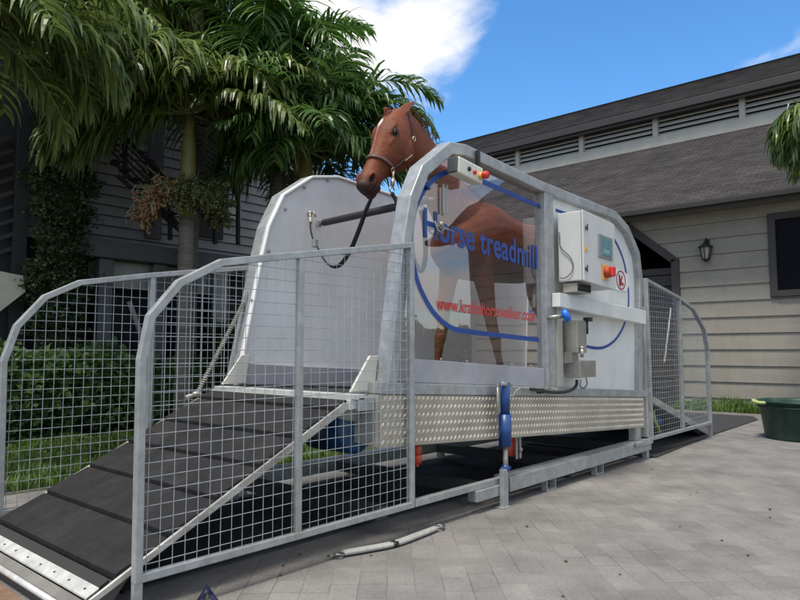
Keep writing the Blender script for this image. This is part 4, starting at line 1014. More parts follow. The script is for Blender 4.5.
# palm with the visible olive trunk beside the stair
pA = at(189, 132, 'y', 7.5)
tA = palm((pA.x, pA.y), pA.z + .25, .095, 'palm with smooth olive upper trunk and fruit sprays, in front of the dark house stair', 15, PALM1, 11, shaft=1.35, L=2.0, leaf=.56, n=46, hang=1.25,
     el_range=(-.05, 1.3), extra=((140, .1, 1.7, 1.4, .75), (152, .0, 1.5, 1.3, .75), (162, .2, 1.8, 1.6, .75), (148, .3, 2.1, 1.8, .7), (133, .8, 2.1, 2.5, .66), (145, .55, 1.9, 2.3, .66), (155, .95, 2.4, 2.8, .66), (166, .6, 2.0, 2.5, .66), (148, 1.1, 2.5, 3.0, .62), (178, .9, 2.7, 2.5, .66), (195, .95, 2.9, 2.9, .66), (205, 1.0, 2.5, 2.9, .66), (220, .9, 2.3, 2.8, .62), (232, 1.0, 2.0, 2.9, .6), (165, 1.1, 3.0, 2.6, .65), (-80, .9, 1.9, 2.6, .6), (-60, .8, 1.8, 2.1, .5), (-35, .6, 1.6, 1.9, .5)))
# fruit sprays under the crownshaft
fz = at(193, 207, 'y', 7.5).z
def spray(org, az, L, drop, n, m1, m2, seed, parent, berry=.019, el=.1):
    rnd = random.Random(seed); st = MB(); be = MB(); d = Vector((math.cos(az), math.sin(az), 0))
    main = catmull([org, org + d * L * .4 + UP * (el * L), org + d * L * .8 + UP * (-drop * .25), org + d * L + UP * (-drop)], 5); st.tube(main, .011, 6)
    for i in range(n):
        p = main[min(len(main) - 1, int(len(main) * rnd.uniform(.25, 1)))]; v = Vector((rnd.gauss(0, 1), rnd.gauss(0, 1), rnd.gauss(-.5, .7))).normalized() + d * .5
        q = p + v * rnd.uniform(.08, .26); q2 = q + Vector((rnd.uniform(-.04, .04), rnd.uniform(-.04, .04), -.09)); st.tube([p, q, q2], .0035, 3, False)
        for k in range(7):
            o = p.lerp(q2, rnd.uniform(.3, 1)) + Vector((rnd.uniform(-.02, .02), rnd.uniform(-.02, .02), rnd.uniform(-.02, .02)))
            be.ball(o, berry * rnd.uniform(.8, 1.2), 5, 3)
    f = part(st, 'fruit_stalk', m1, 0, parent, recalc=False); part(be, 'berries', m2, 0, f, recalc=False)['kind'] = 'stuff'
o = Vector((pA.x, pA.y, fz + .12))
spray(o, R(195), .62, .32, 90, mat('fruit_stalk_tan', (.3, .26, .14), .6), leafmat('orange_berries', (.20, .06, .025), (.20, .14, .055), .0, .5), 4, tA, el=.2)
GB = leafmat('green_berries', (.05, .06, .015), (.10, .11, .03), .0, .5)
GS = mat('fruit_stalk_green', (.10, .11, .05), .6)
for az, L_, dr in ((-70, .35, .25), (-20, .42, .3), (0, .38, .35), (130, .4, .2), (-100, .3, .2), (-130, .35, .25)): spray(o + UP * .12, R(az), L_, dr, 60, GS, GB, 5 + az, tA, el=.15)
# bushy palm behind the machine (crown against the sky)
pB = at(306, 150, 'y', 6.8)
palm((pB.x, pB.y), pB.z, .10, 'bushy palm whose long arching fronds reach over the horse against the sky', 20, PALM2, 23, shaft=.7, L=1.75, leaf=.55, n=46, hang=.8,
     el_range=(-.15, 1.45), droop=1.5, extra=((-44, 1.2, 2.45, 2.1, .62), (-40, .85, 2.0, 1.9, .6), (-50, .50, 2.05, 1.5, .6), (-36, .30, 1.95, 1.3, .6), (-46, .1, 1.7, 1.2, .6), (-58, .95, 2.2, 2.2, .6), (-30, 1.05, 2.2, 1.9, .55), (-120, .6, 1.5, 2.0, .6), (-90, .5, 1.3, 1.9, .6), (-20, .75, 1.8, 1.6, .6), (-150, .3, 1.4, 1.8, .6), (-160, .7, 1.6, 2.2, .6)))
pH = at(300, 132, 'y', 6.9)
palm((pH.x, pH.y), pH.z, .07, 'young palm close behind the white far panel with fronds hanging beside it', 12, PALM2, 97, shaft=.6, L=1.35, leaf=.50, n=40, hang=1.5, el_range=(-.1, 1.2), droop=2.0,
     extra=((131, -.2, 1.1, 1.1, .6), (150, -.1, 1.1, 1.2, .6), (170, -.1, 1.1, 1.3, .6), (131, .3, 1.2, 2.3, .5), (142, .7, 1.4, 2.6, .5), (155, .1, 1.2, 2.0, .5), (-170, .7, 1.3, 2.6, .5), (-150, .6, 1.45, 2.6, .5), (-145, .2, 1.2, 1.9, .5), (-165, .1, 1.1, 1.7, .5), (-130, .8, 1.3, 2.7, .5), (-110, .5, 1.0, 2.4, .45), (165, .6, 1.2, 2.5, .5)))
# tall palm at upper left
pC = at(58, -14, 'y', 9.3)
palm((pC.x, pC.y), pC.z, .10, 'tall palm at the upper left with fronds drooping over the vine covered post', 17, PALM1, 31, shaft=.8, L=2.5, leaf=.55, n=46, hang=1.2, el_range=(-.5, 1.2), droop=1.6,
     extra=((-160, .2, 1.7, 1.7, .6), (-130, .5, 2.0, 2.2, .66), (-60, .4, 2.0, 2.2, .66), (-90, .3, 1.9, 2.0, .66), (-75, .7, 2.4, 2.6, .7), (-110, .8, 2.3, 2.6, .7), (-40, .5, 2.2, 2.3, .66)))
# further crowns filling the upper left
pD = at(197, -10, 'y', 8.7)
palm((pD.x, pD.y), pD.z, .11, 'tall deep green palm behind the olive trunked one, crown cut by the frame', 18, PALM2, 47, shaft=.8, L=2.3, leaf=.6, n=44, hang=1., el_range=(-.6, 1.3), droop=1.5)
pE = at(278, 60, 'y', 7.6)
palm((pE.x, pE.y), pE.z, .09, 'upright green palm between the olive trunked palm and the bushy one', 18, leafmat('palm_leaf_bright', (.03, .085, .012), (.12, .24, .045), .45, .38), 53, shaft=.7, L=1.7, leaf=.6, n=44, hang=.7, el_range=(-.4, 1.5), droop=1.3,
     extra=((131, .5, 1.6, 2.4, .6), (150, .3, 1.5, 2.2, .6), (168, .6, 1.7, 2.6, .6), (-150, .3, 1.9, 2.2, .7), (-120, .4, 1.8, 2.3, .7), (-100, .6, 2.0, 2.5, .7), (-135, .8, 2.1, 2.7, .7), (-75, .4, 1.7, 2.4, .65)))
pG = at(-38, 8, 'y', 6.6)
palm((pG.x, pG.y), pG.z, .09, 'palm just beyond the left edge of the view with fronds reaching in', 13, PALM1, 83, shaft=.7, L=1.7, leaf=.50, n=40, hang=1.2, el_range=(-.3, 1.2), droop=1.7,
     extra=((0, .8, 2.0, 2.4, .62), (-15, .4, 1.7, 2.0, .6), (12, .3, 1.6, 1.7, .6), (-30, .9, 2.0, 2.5, .62), (5, 1.1, 2.4, 2.6, .62)))
# palm at the right edge, in front of the barn
pF = at(852, 116, 'y', 1.3)
palm((pF.x, pF.y), pF.z, .10, 'palm at the right edge, frond tips hanging in front of the barn roof', 13, PALM1, 61, shaft=.7, L=1.25, leaf=.46, n=50, hang=1.5, el_range=(-.5, .9), droop=1.6,
     extra=((140, .6, 1.5, 2.6, .55), (150, .3, 1.4, 2.5, .55), (128, .2, 1.4, 2.4, .55), (118, .7, 1.6, 2.8, .55), (134, .0, 1.2, 2.0, .55), (95, .45, 1.45, 2.2, .5), (110, .2, 1.35, 2.0, .5), (80, .1, 1.3, 2.0, .5), (125, .5, 1.3, 2.4, .5)))

def leafcloud(name, blobs, n, size, m, seed, label, cat, group=None, stems=True, loc=None):
    rnd = random.Random(seed); mb = MB(); tot = sum(b[3] * b[4] * b[5] for b in blobs) 
    base = loc or (blobs[0][0], blobs[0][1], 0)
    t = thing(name, base, label, cat, group)
    for b in blobs:
        k = int(n * b[3] * b[4] * b[5] / tot)
        for i in range(k):
            v = Vector((rnd.gauss(0, 1), rnd.gauss(0, 1), rnd.gauss(0, 1))).normalized(); rr = rnd.uniform(.35, 1) ** .5
            nn = .8 + .45 * noise.noise(Vector((b[0] + v.x * 1.5, b[1] + v.y * 1.5, b[2] + v.z * 1.5)) * 1.7)
            p = Vector((b[0] + v.x * b[3] * rr * nn, b[1] + v.y * b[4] * rr * nn, b[2] + v.z * b[5] * rr * nn))
            if p.z < .02: continue
            a = Vector((rnd.gauss(0, 1), rnd.gauss(0, 1), rnd.gauss(.2, .6))).normalized(); c = a.cross(Vector((rnd.gauss(0, 1), rnd.gauss(0, 1), rnd.gauss(0, 1)))).normalized()
            s = size * rnd.uniform(.6, 1.3); w = s * .38
            mb.add([p, p + a * s * .5 + c * w, p + a * s, p + a * s * .5 - c * w], [(0, 1, 2, 3)])
    part(mb, 'foliage', m, 0, t, recalc=False)
    sm = MB()
    for b in blobs:
        for i in range(4 if stems else 0):
            x = b[0] + rnd.uniform(-.3, .3) * b[3]; y = b[1] + rnd.uniform(-.3, .3) * b[4]
            sm.tube([(x, y, 0), (x + rnd.uniform(-.1, .1), y, b[2] * .6), (x + rnd.uniform(-.2, .2), y + rnd.uniform(-.1, .1), b[2] + b[5] * .5)], [.015, .01, .005], 5)
    if sm.v: part(sm, 'stems', mat('shrub_stem', (.06, .045, .03), .8), 0, t)
    return t
HEDGE = leafmat('hedge_leaf', (.045, .10, .028), (.17, .27, .085), .4, .45)
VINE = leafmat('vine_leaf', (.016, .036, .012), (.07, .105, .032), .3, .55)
hlabels = ['dark green hedge shrub at the left edge behind the far mesh fence', 'dark green hedge shrub left of the vine covered post', 'broad leaved shrub in the middle of the hedge behind the far mesh fence', 'leafy shrub right of the middle of the hedge', 'low shrub at the right end of the hedge beside the machine', 'shrub of the hedge hidden mostly behind the white side panel']
for i, px in enumerate((8, 55, 100, 145, 190, 238)):
    p = at(px, 432, 'y', 8.75 + .1 * (i % 2))
    hh = (1.2, 1.15, 1.25, 1.1, 1.05, 1.0)[i]
    leafcloud('hedge_shrub', [(p.x, p.y, hh * .5, .55, .45, hh * .55), (p.x - .2, p.y - .1, hh * .75, .35, .35, .3), (p.x + .25, p.y, hh * .62, .35, .3, .35)], 5600, .10, HEDGE, 70 + i, hlabels[i], 'shrub', 'hedge shrubs behind the lawn')
# vine covered post
p0 = at(58, 300, 'y', 9.0); zt_ = at(60, 120, 'y', 9.0).z
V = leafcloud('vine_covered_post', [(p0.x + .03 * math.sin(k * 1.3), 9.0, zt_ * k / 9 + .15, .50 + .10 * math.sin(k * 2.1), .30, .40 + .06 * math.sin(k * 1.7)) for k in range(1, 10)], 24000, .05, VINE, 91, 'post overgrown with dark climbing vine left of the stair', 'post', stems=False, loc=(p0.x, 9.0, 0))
part(MB().box(p0.x - .1, p0.x + .1, 8.93, 9.07, 0, zt_), 'post', HD, 0, V)
# dark background shrubbery between palms and house
for i, (px, y, hh) in enumerate(((225, 8.8, 1.6), (262, 8.2, 2.2), (300, 9.2, 2.6), (345, 9.5, 2.5))):
    p = at(px, 400, 'y', y)
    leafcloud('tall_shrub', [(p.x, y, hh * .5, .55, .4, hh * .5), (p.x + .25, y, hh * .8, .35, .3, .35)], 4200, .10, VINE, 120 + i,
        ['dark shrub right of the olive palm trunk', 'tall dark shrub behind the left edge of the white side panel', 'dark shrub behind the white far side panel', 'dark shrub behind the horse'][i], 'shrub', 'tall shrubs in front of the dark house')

# ---- what stands behind the photographer (mirrored in the clear window)
def refl(px, py, yv):                          # world point whose mirror image in the window stands at this pixel
    q = at(px, py, 'y', yv); return Vector((q.x, 2 * (MF + .055) - q.y, q.z))
for i, (px, py, yv) in enumerate(((408, 326, 16), (432, 332, 16), (455, 330, 17))):
    q = refl(px, py, yv)
    leafcloud('distant_tree', [(q.x, q.y, q.z * .55, 1.4, 1.2, q.z * .6)], 2500, .22, HEDGE, 200 + i, ['round tree across the yard, leftmost mirrored in the window', 'round tree across the yard, middle of the mirrored row', 'round tree across the yard, nearest the mirrored end of the barn'][i], 'tree', 'trees across the yard')
# ================================================================ HORSE
YHc = 3.42
def ring_section(c, u, v, hu, hv0, hv1, n=20, pinch=.0, sq=1.0):
    out = []
    for k in range(n):
        a = 2 * math.pi * k / n; cs, sn = math.cos(a), math.sin(a)
        hv = hv0 if cs >= 0 else hv1
        out.append(c + v * hv * math.copysign(abs(cs) ** sq, cs) + u * hu * math.copysign(abs(sn) ** sq, sn) * (1 + pinch * cs))
    return out
def loft(mb, rings):
    n = len(rings[0]); vs = [p for r in rings for p in r]; fs = []
    for i in range(len(rings) - 1):
        for k in range(n): fs.append((i * n + k, i * n + (k + 1) % n, (i + 1) * n + (k + 1) % n, (i + 1) * n + k))
    fs += [tuple(range(n - 1, -1, -1)), tuple((len(rings) - 1) * n + k for k in range(n))]
    mb.add(vs, fs, True)
def interp_rows(rows, per=4):
    P = [rows[0]] + rows + [rows[-1]]; out = []
    for i in range(1, len(P) - 2):
        for k in range(per):
            t = k / per; out.append([.5 * (2 * b + (c - a) * t + (2 * a - 5 * b + 4 * c - d) * t * t + (3 * b - a - 3 * c + d) * t ** 3) for a, b, c, d in zip(*P[i - 1:i + 3])])
    out.append(rows[-1]); return out
hb = MB()
# trunk: x, y, z_top, z_bottom, half width
rows = [[4.40, 3.41, 2.10, 1.96, .09], [4.46, 3.41, 2.22, 1.86, .17], [4.62, 3.41, 2.34, 1.78, .23], [4.85, 3.42, 2.47, 1.755, .255], [5.08, 3.42, 2.50, 1.76, .27], [5.4, 3.43, 2.42, 1.775, .295], [5.75, 3.43, 2.40, 1.80, .295], [6.1, 3.43, 2.44, 1.87, .28], [6.4, 3.43, 2.39, 1.9, .27], [6.65, 3.43, 2.29, 1.9, .23], [6.82, 3.43, 2.12, 1.92, .12]]
loft(hb, [ring_section(Vector((x, y, (a + b) / 2)), Vector((0, 1, 0)), UP, w, (a - b) / 2, (a - b) / 2, 24, -.08, .9) for x, y, a, b, w in interp_rows(rows)])
# neck: centre x,y,z, half depth (in neck plane), half width
rows = [[5.0, 3.42, 2.12, .30, .17], [4.78, 3.41, 2.24, .31, .165], [4.52, 3.40, 2.42, .265, .135], [4.26, 3.37, 2.60, .215, .11], [4.02, 3.34, 2.76, .18, .095], [3.84, 3.31, 2.85, .155, .085], [3.70, 3.30, 2.88, .12, .075]]
R2 = interp_rows(rows); rg = []
for i, (x, y, z, h, w) in enumerate(R2):
    j0, j1 = max(0, i - 1), min(len(R2) - 1, i + 1)
    t = Vector((R2[j1][0] - R2[j0][0], R2[j1][1] - R2[j0][1], R2[j1][2] - R2[j0][2])).normalized(); u = Vector((0, 1, 0)); v = u.cross(t).normalized()
    if v.z < 0: v = -v
    u = v.cross(t).normalized(); rg.append(ring_section(Vector((x, y, z)), u, v, w, h, h, 20, -.18))
loft(hb, rg)
# head frame
yaw = R(-4)
HA = Vector((-.52, -.05, -.854)).normalized(); HS_ = Vector((.06, -1, 0)).normalized(); HN = HS_.cross(HA).normalized()
if HN.x > 0: HN = -HN
HO = Vector((3.635, 3.28, 2.985))
HSC = 1.045
HR = [[-.05, -.05, .13, .055], [.02, -.005, .21, .078], [.10, .022, .285, .095], [.19, .035, .335, .110], [.27, .032, .350, .113], [.36, .012, .315, .094], [.45, -.002, .245, .074], [.54, -.006, .195, .062], [.62, -.004, .178, .062], [.69, -.004, .178, .069], [.735, -.02, .160, .060], [.765, -.045, .135, .042]]
HR = [[v * HSC for v in r] for r in HR]
def headpt(t, th, off=0.):
    for i in range(len(HR) - 1):
        if HR[i][0] <= t <= HR[i + 1][0]:
            k = (t - HR[i][0]) / (HR[i + 1][0] - HR[i][0]); r = [a + (b - a) * k for a, b in zip(HR[i], HR[i + 1])]; break
    else: r = HR[-1] if t > 0 else HR[0]
    c = HO + HA * t + HN * ((r[1] - r[2]) / 2); hh = (r[1] + r[2]) / 2 + off; w = r[3] + off
    cs, sn = math.cos(th), math.sin(th)
    return c + HN * hh * cs + HS_ * w * sn * (1 + .10 * cs)
HRi = interp_rows(HR, 4)
rg = []
for t, d0, d1, w in HRi:
    c = HO + HA * t + HN * ((d0 - d1) / 2); hh = (d0 + d1) / 2
    rg.append(ring_section(c, HS_, HN, w, hh, hh, 24, .10, .92))
loft(hb, rg)
def hl(t, n, s): return HO + HA * t + HN * n + HS_ * s
def ell(mb, c, ax, r, seg=14, rings=9):
    o = len(mb.v); mb.ball((0, 0, 0), 1, seg, rings); M = Matrix((ax[0] * r[0], ax[1] * r[1], ax[2] * r[2])).transposed()
    mb.v[o:] = [tuple(Vector(c) + M @ Vector(v)) for v in mb.v[o:]]
HX = (HA, HN, HS_)
for s in (1, -1):
    ell(hb, hl(.235, -.022, s * .088), HX, (.070, .030, .019))        # brow
    ell(hb, hl(.315, -.055, s * .082), HX, (.07, .02, .022))          # facial crest
    ell(hb, hl(.26, -.215, s * .074), HX, (.12, .12, .045))          # cheek
    ell(hb, hl(.70, -.055, s * .058), HX, (.052, .045, .024))         # nostril rim
    ell(hb, hl(.765, -.105, s * .03), HX, (.035, .04, .03))
ell(hb, hl(.775, -.06, 0), HX, (.04, .055, .055))                     # upper lip
ell(hb, hl(.755, -.155, 0), HX, (.055, .035, .045))                   # lower lip
ell(hb, hl(.69, -.18, 0), HX, (.04, .028, .036))                     # chin
# ears
def ear(base, tip, w, open_dir):
    ax = (tip - base); l = ax.length; ax.normalize(); u = open_dir - ax * open_dir.dot(ax); u.normalize(); s = ax.cross(u)
    rg = []
    for k, ww, dd in ((0, .6, .8), (.15, .85, .85), (.35, 1., .7), (.6, .82, .5), (.8, .52, .36), (.93, .30, .3), (1.0, .14, .2)):
        c = base + ax * l * k; rg.append([c + s * w * ww * math.cos(a) + u * w * dd * .75 * (math.sin(a) if math.sin(a) < 0 else math.sin(a) * .12) for a in [2 * math.pi * i / 16 for i in range(16)]])
    loft(hb, rg)
eb1 = hl(.035, -.045, .062); et1 = at(414, 101, 'y', eb1.y - .01)
ear(eb1, et1, .041, (HS_ * .9 + HN * .6).normalized())
eb2 = hl(.04, -.02, -.06); et2 = eb2 + Vector((.05, .07, .09))
ear(eb2, et2, .038, (-HS_ * .6 + HN * .8).normalized())
# legs
def leg(pts):
    P = interp_rows([list(p) for p in pts], 5); hb.tube([(a[0], a[1], a[2]) for a in P], [max(.012, a[3]) for a in P], 14)
def hoof(x, y, z): 
    hb.lathe((x - .015, y, z), [(0, .0), (.062, .0), (.058, .02), (.042, .075), (0, .08)], 16, 1.1, .95)
k1 = at(489, 318, 'y', 3.28); k2 = at(499, 366, 'y', 3.28)
fl = lambda x: deck(x) + .001
leg([(4.82, 3.30, 2.10, .13), (4.80, 3.285, 1.92, .115), (4.86, 3.28, 1.72, .088), (4.93, 3.28, 1.48, .062), (4.99, 3.28, 1.30, .052), (5.03, 3.28, 1.22, .05), (5.06, 3.28, 1.10, .034), (5.11, 3.28, .97, .032), (5.13, 3.28, .915, .043), (5.10, 3.28, fl(5.1) + .07, .04)])
hoof(5.08, 3.28, fl(5.1))
leg([(4.76, 3.52, 2.10, .12), (4.72, 3.545, 1.92, .105), (4.68, 3.555, 1.72, .08), (4.63, 3.56, 1.48, .06), (4.60, 3.56, 1.30, .05), (4.57, 3.56, 1.22, .05), (4.55, 3.56, 1.10, .034), (4.53, 3.56, .98, .032), (4.52, 3.56, .925, .043), (4.48, 3.56, fl(4.5) + .07, .04)])
hoof(4.46, 3.56, fl(4.5))
leg([(6.25, 3.30, 2.15, .21), (6.12, 3.27, 1.90, .19), (6.00, 3.27, 1.72, .15), (6.06, 3.28, 1.50, .095), (6.20, 3.28, 1.33, .062), (6.22, 3.28, 1.25, .06), (6.16, 3.28, 1.12, .042), (6.10, 3.28, .96, .037), (6.07, 3.28, .87, .046), (6.02, 3.28, fl(6.0) + .07, .042)])
hoof(6.0, 3.28, fl(6.0))
leg([(6.4, 3.55, 2.15, .21), (6.42, 3.58, 1.90, .18), (6.40, 3.58, 1.70, .14), (6.52, 3.58, 1.48, .09), (6.68, 3.58, 1.30, .06), (6.70, 3.58, 1.22, .058), (6.72, 3.58, 1.08, .04), (6.74, 3.58, .93, .037), (6.74, 3.58, .84, .045), (6.70, 3.58, fl(6.7) + .07, .042)])
hoof(6.68, 3.58, fl(6.7))
raw = hb.build('horse_raw', mat('tmp', (.2, .1, .05)), None)
rm = raw.modifiers.new('r', 'REMESH'); rm.mode = 'VOXEL'; rm.voxel_size = .0075
sm_ = raw.modifiers.new('s', 'SMOOTH'); sm_.factor = .5; sm_.iterations = 4
bpy.context.view_layer.update()
me = bpy.data.meshes.new_from_object(raw.evaluated_get(bpy.context.evaluated_depsgraph_get()))
bpy.data.objects.remove(raw)
# details pressed into the surface, with coat colours and recess shade painted per vertex
attr = me.color_attributes.new('coat', 'FLOAT_COLOR', 'POINT')
nz1 = [hl(.715, -.052, s * .080) for s in (1, -1)]
ey = [hl(.262, -.042, s * .116) for s in (1, -1)]
mouth_n = -.112
def sst(a, b, x): k = max(0, min(1, (x - a) / (b - a))); return k * k * (3 - 2 * k)
cols = []
for v in me.vertices:
    p = v.co; d = p - HO; t = d.dot(HA); n = d.dot(HN); s = d.dot(HS_)
    base = Vector((.17, .046, .018)); 
    k = .5 + .35 * noise.noise(p * 5) + .25 * noise.noise(p * 17); base = base * (.70 + .55 * k); base = base.lerp(Vector((.26, .10, .045)), .25 * sst(.1, .5, noise.noise(p * 3.1 + Vector((5, 2, 1)))))
    if p.x < 4.2 and -.1 < t < .82 and abs(s) < .16 and -.4 < n < .2:
        dark = Vector((.035, .022, .018))
        m_ = sst(.63, .76, t + .12 * (-n) + .03 * noise.noise(p * 18)); base = base.lerp(Vector((.12, .045, .025)), m_ * .6)
        m2 = sst(.69, .79, t + .22 * (-n - .04)); base = base.lerp(dark, m2 * .85)
        # star and narrow stripe
        cw = .003 + .012 * sst(.25, .21, t) * sst(.13, .19, t) + .003 * sst(.42, .5, t); cx = -.012 + .02 * (t - .15)
        if n > -.02 + .0 and .145 < t < .55:
            st_ = sst(cw + .006, cw, abs(s - cx - .003 * noise.noise(Vector((t * 40, 0, 0))))); base = base.lerp(Vector((.62, .55, .5)), st_ * sst(.55, .5, t) * sst(.14, .17, t) * (.28 + .72 * sst(.29, .22, t)))
        ge = min((p - e).length for e in ey); base = base.lerp(Vector((.035, .017, .012)), sst(.055, .026, ge) * .9)
        # hollow above the eye; mouth line and nostrils with recess shade painted dark
        for q, sd_ in zip(nz1, (1, -1)):
            r_ = (p - q); rr = Vector((r_.dot(HA) / .036, r_.dot(HN) / .026, r_.dot(HS_) / .05)).length
            f_ = sst(1.15, .4, rr); v.co = v.co - HS_ * sd_ * .035 * f_; base = base.lerp(Vector((.006, .004, .004)), f_)
        for q, sd_ in zip(ey, (1, -1)):
            r_ = (p - q); rr = Vector((r_.dot(HA) / .024, r_.dot(HN) / .019, r_.dot(HS_) / .05)).length
            f_ = sst(1.1, .5, rr); v.co = v.co - HS_ * sd_ * .012 * f_
        if .64 < t < .84:
            ml = mouth_n + .02 * (t - .7); f_ = sst(.010, .003, abs(n - ml)) * sst(.66, .70, t); v.co = v.co - (p - hl(t, n, 0)).normalized() * .008 * f_ if abs(s) > .002 else v.co; base = base.lerp(Vector((.01, .007, .006)), f_ * .8)
    if p.x < 4.25 and t < .08 and n > -.2:      # inside of near ear
        e_ = (p - eb1); la = e_.dot((et1 - eb1).normalized()) / (et1 - eb1).length
        if .1 < la < 1.1: base = base.lerp(Vector((.16, .05, .025)), .5)
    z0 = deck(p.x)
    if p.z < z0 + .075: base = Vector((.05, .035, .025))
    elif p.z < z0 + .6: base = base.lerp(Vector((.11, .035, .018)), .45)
    cols += [base.x, base.y, base.z, 1]
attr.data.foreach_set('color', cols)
me.polygons.foreach_set('use_smooth', [True] * len(me.polygons))
def coat_mat():
    m = bpy.data.materials.new('chestnut_coat'); m.use_nodes = True; nt = m.node_tree; N = nt.nodes; L = nt.links; b = N['Principled BSDF']
    at_ = N.new('ShaderNodeVertexColor'); at_.layer_name = 'coat'
    tc = N.new('ShaderNodeTexCoord'); mp = N.new('ShaderNodeMapping'); mp.inputs['Scale'].default_value = (1, 1, .35); nz = N.new('ShaderNodeTexNoise'); nz.inputs['Scale'].default_value = 150; nz.inputs['Detail'].default_value = 4
    L.new(tc.outputs['Object'], mp.inputs[0]); L.new(mp.outputs[0], nz.inputs['Vector'])
    mr = N.new('ShaderNodeMapRange'); mr.inputs['To Min'].default_value = .6; mr.inputs['To Max'].default_value = 1.4; L.new(nz.outputs['Fac'], mr.inputs['Value'])
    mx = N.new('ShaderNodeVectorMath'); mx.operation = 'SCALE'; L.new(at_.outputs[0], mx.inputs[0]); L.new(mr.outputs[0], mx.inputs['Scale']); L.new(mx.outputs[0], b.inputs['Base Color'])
    b.inputs['Roughness'].default_value = .55; b.inputs['Specular IOR Level'].default_value = .25
    bp = N.new('ShaderNodeBump'); bp.inputs['Strength'].default_value = .35; bp.inputs['Distance'].default_value = .012
    n5 = N.new('ShaderNodeTexNoise'); n5.inputs['Scale'].default_value = 13; n5.inputs['Detail'].default_value = 4; n5.inputs['Distortion'].default_value = .6; L.new(tc.outputs['Object'], n5.inputs['Vector']); a5 = N.new('ShaderNodeMath'); a5.operation = 'MULTIPLY_ADD'; a5.inputs[1].default_value = 2.2; L.new(n5.outputs['Fac'], a5.inputs[0]); L.new(nz.outputs['Fac'], a5.inputs[2]); L.new(a5.outputs[0], bp.inputs['Height']); L.new(bp.outputs['Normal'], b.inputs['Normal'])
    return m
HT = thing('horse', (5.2, YHc, deck(5.2)), 'chestnut horse with narrow white face stripe standing in the treadmill, head above the side panels', 'horse')
o0 = wloc(HT); me.transform(Matrix.Translation(-o0)); me.materials.clear(); me.materials.append(coat_mat())
ho = bpy.data.objects.new('body', me); COL.objects.link(ho); ho.parent = HT; ho.data.name = 'body'
for q, s in zip(ey, (1, -1)):
    e = MB(); ell(e, q - HS_ * s * .019, HX, (.025, .021, .021), 16, 10); eo = part(e, 'eye', mat('horse_eye', (.005, .003, .002), .22, spec=.25), 0, HT)
    l_ = MB()
    arc = [q - HS_ * s * .006 + HA * (.026 * math.cos(a)) + HN * (.020 * math.sin(a)) for a in [math.pi * k / 10 for k in range(11)]]
    l_.tube(arc, [.003 + .003 * math.sin(math.pi * k / 10) for k in range(11)], 6); part(l_, 'eyelid', mat('lid_brown', (.06, .025, .015), .5), 0, eo)
# mane, forelock, tail
hm = MB(); rnd = random.Random(5)
HAIR = leafmat('chestnut_hair', (.11, .03, .012), (.20, .065, .028), .1, .5)
def hair(p, v, l, w, n=5, g=.25):
    vs = []; q = Vector(p); v = Vector(v).normalized(); s = v.cross(UP + Vector((.3, .2, 0))).normalized()
    for j in range(n + 1):
        ww = w * (1 - .8 * j / n); vs += [q - s * ww, q + s * ww]; v = (v - UP * g).normalized(); q = q + v * l / n
    hm.add(vs, [(2 * j, 2 * j + 1, 2 * j + 3, 2 * j + 2) for j in range(n)])
crest = [(x, y, z + .0, h) for x, y, z, h, w in R2]
for i in range(1100):
    f = rnd.uniform(0.12, .93) * (len(R2) - 1); k = int(f); a, b = R2[k], R2[min(k + 1, len(R2) - 1)]; r = [p + (q - p) * (f - k) for p, q in zip(a, b)]
    tt = Vector((b[0] - a[0], 0, b[2] - a[2])).normalized(); up_ = Vector((-tt.z, 0, tt.x)); up_ = up_ if up_.z > 0 else -up_
    p = Vector(r[:3]) + up_ * (r[3] - .006)
    hair(p, Vector((rnd.uniform(-.2, .2), rnd.choice((.9, .9, .9, -.5)), rnd.uniform(.1, .5))), rnd.uniform(.07, .17), .003)
for i in range(60): hair(hl(rnd.uniform(.03, .06), .03, rnd.uniform(-.03, .03)), HA * 1.0 + HN * .10 + HS_ * rnd.uniform(-.3, .2), rnd.uniform(.05, .11), .002, 4, .10)
part(hm, 'mane', HAIR, 0, HT, recalc=False)
hm = MB()
for i in range(500):
    a = rnd.uniform(0, 6.28); r = rnd.uniform(0, .05)
    hair((6.80 + r * math.cos(a), 3.43 + r * math.sin(a), 2.2 + rnd.uniform(-.08, .02)), Vector((.5 + rnd.uniform(-.1, .1), rnd.uniform(-.15, .15), -.1)), rnd.uniform(.7, 1.1), .005, 8, .5)
part(hm, 'tail', HAIR, 0, HT, recalc=False)
# halter: own thing worn by the horse, so a part of it
def strap(pts, w, th, name, m, parent): 
    return part(MB().tube(pts, w, 8, flat=(1, th / w)), name, m, 0, parent)
def hstrap(path, off, w, name, m, parent):       # flat band hugging the head along (t, angle) samples
    mb = MB(); P = [headpt(t, th, off) for t, th in path]; n = len(P); vs = []
    for i in range(n):
        tg = (P[min(i + 1, n - 1)] - P[max(i - 1, 0)]).normalized(); t, th = path[i]
        nr = (headpt(t, th, off + .02) - headpt(t, th, off)).normalized(); b = tg.cross(nr).normalized() * w / 2; o = nr * .003
        vs += [P[i] - b - o, P[i] + b - o, P[i] + b + o, P[i] - b + o]
    fs = [(4 * i + k, 4 * i + (k + 1) % 4, 4 * i + 4 + (k + 1) % 4, 4 * i + 4 + k) for i in range(n - 1) for k in range(4)]
    mb.add(vs, fs + [(3, 2, 1, 0), (4 * n - 4, 4 * n - 3, 4 * n - 2, 4 * n - 1)], True); return part(mb, name, m, 0, parent)
tn = .50
nb = hstrap([(tn + .03 * math.cos(a) , a) for a in [2 * math.pi * k / 36 for k in range(37)]], .010, .026, 'noseband', LEATHER, HT)
nb['label'] = 'brown leather halter noseband'
